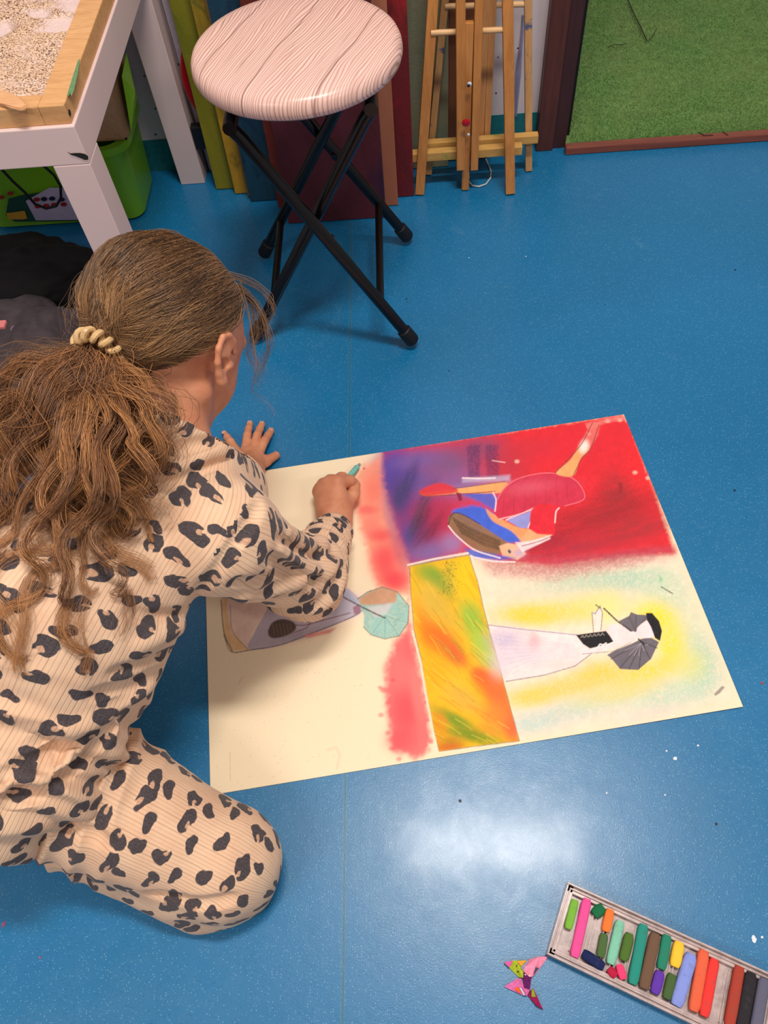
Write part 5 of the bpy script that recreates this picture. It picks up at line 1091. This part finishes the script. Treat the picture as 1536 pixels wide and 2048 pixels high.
# trousers -------------------------------------------------------------------
g = Grid([-.80, -.03, .0], [-.12, .52, .33], .0032)
PEL = (RHIP+LHIP)/2
g.ell(PEL+np.array([-.04, .0, .03]), np.eye(3), (.105, .115, .105), .03)
def leg(h_, kn, an, fat):
    g.cap(h_, kn+np.array([-.012, .006, .018]), .088*fat, .060, .04); g.ell(kn+np.array([.004, -.004, .004]), np.eye(3), (.060, .058, .056), .03)
    g.cap(kn, an, .050, .042, .01)
leg(RHIP, RKN, RAN, 1.0); leg(LHIP, LKN, LAN, .9)
folds(g, [(W_([(160, 1672), (345, 1775)], [.05, .045]), .034, 'u'), (W_([(330, 1770), (396, 1822)], [.022, .014]), .011, 'u'), (W_([(396, 1822), (450, 1805), (500, 1790)], [.012, .02, .03]), .012, 'u')], .035)
folds(g, [crease(g, *c_) for c_ in [([(232, 1440), (240, 1490), (215, 1560)], .0045, 's', -.001), ([(205, 1470), (210, 1530), (180, 1600)], .0075, 'u', .006), ([(190, 1500), (185, 1560), (150, 1620)], .0045, 's', -.001), ([(165, 1530), (155, 1590), (110, 1640)], .0075, 'u', .006), ([(100, 1620), (150, 1660), (220, 1690)], .0045, 's', -.001), ([(130, 1560), (125, 1600), (90, 1640)], .0045, 's', -.001), ([(300, 1790), (350, 1800), (410, 1812), (470, 1800)], .004, 's', -.001)]], .009)
GT = g
V, F = g.mesh(); V = relax(V, F, 1); gr = GT.grad(V)
ta = n3(RKN-RHIP); q = V-RHIP; t = q@ta
d = .0022*noise3(V, 24, 11)+.0008*noise3(V, 70, 12)
w = np.clip(1-t/.15, 0, 1); d += w*.0075*(1-2*np.abs(np.sin(t*95+.9*noise3(V, 14, 13)+q@np.array([10, 30, 0]))))
V = V+gr*d[:, None]; V[:, 2] = np.maximum(V[:, 2], .0015)
LEO2 = leopard('leopard_rib_trousers', 33, (.82, 1.15))
tr_ = raw('trousers', V, F, None, girl, True)
loopuv(tr_, lambda P, C: seguv(P, C, [[(RHIP-(RKN-RHIP)*.3, RKN, .075)], [(LHIP, LKN, .07)]], [UPV, UPV])); tr_.data.materials.append(LEO2)
# hair -----------------------------------------------------------------------
HAIRM = NT('brown_curly_hair', .42, .45); a = HAIRM.new('ShaderNodeAttribute'); a.attribute_name = 'Col'; HAIRM.base(a.outputs['Color']); HAIRM.b.inputs['Anisotropic'].default_value = .6 if 'Anisotropic' in HAIRM.b.inputs else 0
HAIRM.b.inputs['Sheen Weight'].default_value = .1
SKC = hp(-.014, .024, 0); SR = np.array([.102, .090, .084])
def dirloc(P): q = (P-SKC)@HR.T; return q
PT = hp(-.098, -.028, -.008); PD_ = n3((PT-SKC)@HR.T/SR)                     # where the scrunchie sits
def strands(paths, rad, cols, name, parent, seg=3):
    # paths (N, K, 3)
    N, K, _ = paths.shape; T = np.gradient(paths, axis=1); T /= np.linalg.norm(T, axis=2, keepdims=True)+1e-9
    A = np.cross(T, np.array([.3, .5, .81])); A /= np.linalg.norm(A, axis=2, keepdims=True)+1e-9; B = np.cross(T, A)
    tap = np.linspace(1, .25, K)[None, :, None]*rad.reshape(-1, 1, 1); V = []
    for k in range(seg):
        an = 2*math.pi*k/seg; V.append(paths+(A*math.cos(an)+B*math.sin(an))*tap)
    V = np.stack(V, 2); base = (np.arange(N)*K*seg)[:, None, None]; i = np.arange(K-1)[None, :, None]; k = np.arange(seg)[None, None, :]
    a0 = base+i*seg+k; a1 = base+i*seg+(k+1) % seg; F = np.stack([a0, a1, a1+seg, a0+seg], -1).reshape(-1, 4)
    o = raw(name, V.reshape(-1, 3), F, HAIRM.m, parent, True); c = np.repeat(cols.reshape(N, 1, 3), K*seg, 1).reshape(-1, 3); set_col(o, c); return o
def haircol(N, gold=0, seed=0, lock=None):
    r = np.random.default_rng(seed); t = np.clip(r.beta(1.6, 3.2, N)+(0 if lock is None else lock), 0, 1)[:, None]
    c = (lin((80, 52, 32))*(1-t)+lin((186, 138, 88))*t) if not gold else (lin((88, 46, 24))*(1-t)+lin((214, 150, 88))*t); return c*r.uniform(.8, 1.15, (N, 1))
# scalp cap under the strands
def isscalp(dl):                                   # dl: direction in head axes (face, up, right)
    f, u, s = dl[..., 0], dl[..., 1], dl[..., 2]
    lim = np.where(f > .05, -.10+.95*np.clip(f-.05, 0, 1)**1.15, -.10-.62*np.clip(-(f-.05)*2.0, 0, 1))
    return u > lim
bm = bmesh.new(); bmesh.ops.create_icosphere(bm, subdivisions=6, radius=1)
dl = np.array([v.co[:] for v in bm.verts]); ok = isscalp(dl); bm.verts.ensure_lookup_table()
bmesh.ops.delete(bm, geom=[bm.verts[i] for i in np.where(~ok)[0]], context='VERTS'); dl = dl[ok]
SRC = np.array([.093, .081, .0765])
ctr = np.array([v.co[:] for v in bm.verts]); gu_ = 1+.012*noise3(ctr, 7, 21); Pc = SKC+(ctr*SRC*gu_[:, None])@HR
for v_, p in zip(bm.verts, Pc): v_.co = p
mb = MB(); mb.bm.free(); mb.bm = bm; capo = mb.build('hair', None, girl, True, 89); set_col(capo, np.tile(lin((84, 54, 36)), (len(Pc), 1))); capo.data.materials.append(HAIRM.m)
# strands combed back to the scrunchie
N = 15000; K = 22; r = np.random.default_rng(5); dd = r.normal(0, 1, (N*3, 3)); dd /= np.linalg.norm(dd, axis=1, keepdims=True); dd = dd[isscalp(dd)]
dd = dd[np.arccos(np.clip(dd@PD_, -1, 1)) > .16][:N]; N = len(dd)
# clump: nearby roots share waviness
phs = noise3(dd, 3.0, 31)*2.2; om = np.arccos(np.clip(dd@PD_, -1, 1))[:, None]; t = np.linspace(0, 1, K)[None, :]
te = t**.92; w0 = np.sin((1-te)*om)/np.sin(om); w1 = np.sin(te*om)/np.sin(om); D = w0[..., None]*dd[:, None]+w1[..., None]*PD_
side = np.cross(dd, PD_); side /= np.linalg.norm(side, axis=1, keepdims=True)+1e-9
sw = (.140*np.sin(t*math.pi)*np.sin(phs[:, None]*1.3+t*4.5)+.075*np.sin(t*math.pi)*np.sin(phs[:, None]*4+t*10))
D = D+side[:, None]*sw[..., None]+r.normal(0, .012, (N, 1, 3))*np.sin(t*math.pi)[..., None]; D /= np.linalg.norm(D, axis=2, keepdims=True)
lay = r.uniform(0, 1, N)**1.6; bulk = 1+(.012+.068*lay[:, None]*np.sin(np.clip(t*1.15, 0, 1)*math.pi)**.7)+.030*np.sin(phs[:, None]*6+t*9)*np.sin(t*math.pi)+.024*noise3((D*1.0).reshape(-1, 3), 9, 33).reshape(N, K)*np.sin(t*math.pi)
Pp = SKC+(D*SRC*bulk[..., None])@HR
lockv = .09+.26*np.sin(phs*7)+.16*noise3(dd, 16, 35)
strands(Pp, r.uniform(.00024, .00046, N), haircol(N, seed=6, lock=lockv), 'hair', girl)
# ponytail locks
def cat(P, n_):                                     # Catmull-Rom through P, n_ samples
    P = np.array(P); P = np.vstack([2*P[0]-P[1], P, 2*P[-1]-P[-2]]); m = len(P)-3; u = np.linspace(0, m-1e-6, n_); i = u.astype(int); f = (u-i)[:, None]
    a, b, c, d = P[i], P[i+1], P[i+2], P[i+3]; return .5*((2*b)+(c-a)*f+(2*a-5*b+4*c-d)*f**2+(3*b-a-3*c+d)*f**3)
LK = []   # (list of photo points with heights, thickness, count)
def L(pp, zz, wd=.012, n=90, amp=.007): LK.append((pp, zz, wd, n, amp))
for k in range(30):                                # the dense mass
    u = k/29.0; r2 = np.random.default_rng(100+k)
    x1 = 20+u*285+r2.normal(0, 10); x2 = -30+u*330+r2.normal(0, 14); ye = r2.uniform(940, 1080)-abs(u-.55)*60
    L([(184-8+16*u, 690), (150+u*90, 745+r2.uniform(-10, 14)), (x1, 830+r2.normal(0, 15)), (x2, ye)], [.455, .462-.02*u, .445-.03*u, .405-.02*u], .013, 150, .006)
for pp in ([(180, 690), (90, 740), (10, 790), (-60, 860)], [(180, 695), (80, 770), (0, 850), (-30, 950)], [(185, 690), (110, 790), (40, 900), (10, 1010), (-10, 1080)], [(188, 692), (60, 735), (-20, 760)]): L(pp, [.455, .46, .43, .40, .38][:len(pp)], .014, 110, .006)
for pp, wd, n_ in (([(200, 700), (150, 850), (110, 1000), (60, 1100), (75, 1170), (40, 1230), (60, 1290), (85, 1300)], .006, 50), ([(205, 700), (190, 850), (140, 980), (130, 1080), (90, 1160), (95, 1240), (70, 1290)], .006, 50),
                   ([(210, 700), (220, 830), (185, 960), (150, 1060), (140, 1150), (120, 1200), (135, 1250), (180, 1290), (175, 1320)], .006, 60), ([(212, 700), (240, 830), (225, 950), (200, 1040), (215, 1110), (235, 1160), (225, 1190), (232, 1262)], .005, 34),
                   ([(215, 700), (270, 800), (285, 900), (270, 1000), (240, 1050), (215, 1110), (235, 1180)], .006, 50), ([(218, 700), (290, 790), (310, 880), (285, 960), (262, 1020), (290, 1090)], .005, 40),
                   ([(200, 700), (120, 850), (70, 980), (30, 1080), (10, 1180), (30, 1260)], .007, 60), ([(195, 700), (90, 850), (20, 960), (-10, 1080), (20, 1200), (-5, 1270)], .008, 60), ([(200, 700), (160, 860), (120, 960), (160, 1060), (110, 1130), (160, 1240)], .005, 30),
                   ([(205, 700), (200, 860), (170, 1010), (185, 1120), (155, 1190), (170, 1270)], .004, 26), ([(210, 700), (250, 860), (240, 960), (255, 1040), (222, 1090), (245, 1150)], .004, 24), ([(200, 700), (140, 880), (90, 1010), (100, 1110), (55, 1180), (80, 1260)], .005, 34)):
    zz = list(np.interp(np.linspace(0, 1, len(pp)), [0, .25, .5, 1], [.455, .45, .41, .33])); L(pp, zz, wd, n_, .006)
for k in range(34):                                # frizz over the mass
    r2 = np.random.default_rng(300+k); u = r2.uniform(0, 1); x0 = 10+u*300
    L([(184, 690), (130+u*110+r2.normal(0, 14), 735+r2.normal(0, 14)), (x0+r2.normal(0, 25), 820+r2.normal(0, 30)), (x0-20+r2.normal(0, 30), 920+r2.normal(0, 50)), (x0-30+r2.normal(0, 30), 1010+r2.normal(0, 60))], [.457, .468-.02*u, .455-.03*u, .425-.02*u, .40-.02*u], .022, 12, .010)
allP, allR, allC = [], [], []
K = 46
for li, (pp, zz, wd, n_, amp) in enumerate(LK):
    r = np.random.default_rng(500+li); C = cat([at(x, y, z) for (x, y), z in zip(pp, zz)], K); C[0] = PT+r.normal(0, .004, 3)
    T = np.gradient(C, axis=0); Tn = T/np.linalg.norm(T, axis=1, keepdims=True); A = np.cross(Tn, [0, .2, 1.]); A /= np.linalg.norm(A, axis=1, keepdims=True); B = np.cross(Tn, A)
    s = np.concatenate([[0], np.cumsum(np.linalg.norm(np.diff(C, axis=0), axis=1))]); t = s/s[-1]
    wl_ = r.uniform(.065, .115); ph0 = r.uniform(0, 6.28); ga = amp*1.7*np.clip(t*1.8, 0, 1)*r.uniform(.6, 1.4)
    C = C+A*(ga*np.sin(2*math.pi*s/wl_+ph0))[:, None]+B*(ga*.7*np.cos(2*math.pi*s/wl_+ph0))[:, None]
    env = wd*(np.clip(t*5, .25, 1))*(1-.55*t**2)
    o1 = r.normal(0, .5, (n_, 1)); o2 = r.normal(0, .5, (n_, 1)); p1 = ph0+r.normal(0, .6, (n_, 1)); w1_ = wl_*r.uniform(.85, 1.2, (n_, 1)); fr = .0011*np.clip(t*3, 0, 1)
    P_ = C[None]+A[None]*((o1*env)+fr*np.sin(2*math.pi*s/w1_*1.9+p1*3)+.35*ga*np.sin(2*math.pi*s/w1_+p1))[..., None]+B[None]*((o2*env*.7)+fr*np.cos(2*math.pi*s/w1_*1.7+p1*2)+.35*ga*np.cos(2*math.pi*s/w1_+p1))[..., None]
    allP.append(P_); allR.append(r.uniform(.00024, .00046, n_)); allC.append(haircol(n_, 1, seed=700+li, lock=r.uniform(-.12, .30)))
P_ = np.concatenate(allP); fl = P_.reshape(-1, 3).copy()
for _ in range(3):                                  # keep the locks outside the shirt and the head
    for gg, mg in ((GS, .006), (GH, .004)):
        q = (fl-gg.lo)/gg.h; inb = ((q > 1) & (q < gg.n-2)).all(1); idx_ = np.where(inb)[0]; d = gg.sample(fl[idx_]); m = d < mg; ii_ = idx_[m]
        if len(ii_): fl[ii_] += gg.grad(fl[ii_])*((mg-d[m])*1.0)[:, None]
P_ = fl.reshape(P_.shape)
# lower the free locks onto the back
strands(P_, np.concatenate(allR), np.concatenate(allC), 'ponytail', girl)
# loose wisps
wis = []
def wisp(pp, zz, n_, sp_, amp=.002):
    r = np.random.default_rng(900+len(wis)); C = cat([at(x, y, z) for (x, y), z in zip(pp, zz)], 30); t = np.linspace(0, 1, 30)[None, :, None]
    wis.append(C[None]+r.normal(0, sp_, (n_, 1, 3))*(.3+t)+amp*t*np.sin(t*r.uniform(14, 26, (n_, 1, 1))+r.uniform(0, 6, (n_, 1, 3))))
wisp([(430, 550), (490, 585), (512, 640), (500, 700), (520, 740)], [.44, .40, .37, .34, .32], 40, .004); wisp([(440, 560), (510, 605), (538, 680), (522, 730), (512, 770)], [.43, .39, .36, .33, .31], 24, .003)
wisp([(480, 560), (500, 640), (512, 740), (505, 780), (530, 800), (552, 830)], [.42, .38, .34, .31, .29, .28], 5, .0015); wisp([(430, 540), (515, 575), (545, 620), (520, 660), (500, 690)], [.43, .40, .38, .36, .34], 16, .004)
wisp([(330, 770), (350, 800), (330, 840), (345, 860)], [.40, .40, .39, .385], 14, .004); wisp([(290, 740), (330, 780), (345, 820), (310, 850)], [.43, .41, .40, .39], 14, .004)
wisp([(200, 520), (160, 560), (140, 620), (150, 680)], [.46, .45, .44, .44], 16, .006, .005); wisp([(180, 700), (110, 690), (40, 700), (0, 740)], [.455, .45, .44, .43], 30, .008, .006)
wp = np.concatenate(wis); strands(wp, np.full(len(wp), .00028), haircol(len(wp), seed=77, lock=.1), 'loose_strands', girl)
# scrunchie
c_ = np.array(at(188, 680, .462)); SCM = flat('cream_satin', (206, 170, 120), .3, .25, 90)
pd = n3(at(150, 745, .46)-np.array(at(215, 640, .46))); xa = n3(np.cross(pd, [0, 0, 1.])); ya = np.cross(pd, xa); pts = []; c2 = PT
for i in range(150):
    t = i/149*2*math.pi; rr = .021; cc = c2+(xa*math.cos(t)+ya*math.sin(t))*rr; rad_ = xa*math.cos(t)+ya*math.sin(t); q = t*13
    pts.append(Vector(cc+rad_*math.cos(q)*.0048+pd*math.sin(q)*.0062))
MB().tube(pts, .0033, 8).build('scrunchie', SCM, girl, True)
# crayon in the hand
cr = crayon(0, 0, 1, 1, 40, (120, 190, 180), 'turquoise chalk pastel held in the drawing hand', name='tmp') if False else None
mb = MB(); a = Vector(at(716, 932, .0065)); b = Vector(at(680, 975, .026)); mb.tube([a, a.lerp(b, .06), a.lerp(b, .94), b], [.0030, .0044, .0044, .0030], 14)
cro = mb.build('chalk_pastel', flat('turquoise_chalk', (120, 190, 176), .85, .15, 200), None, True, 50); tag(cro, 'turquoise chalk pastel held in the child\'s drawing hand', 'pastel')
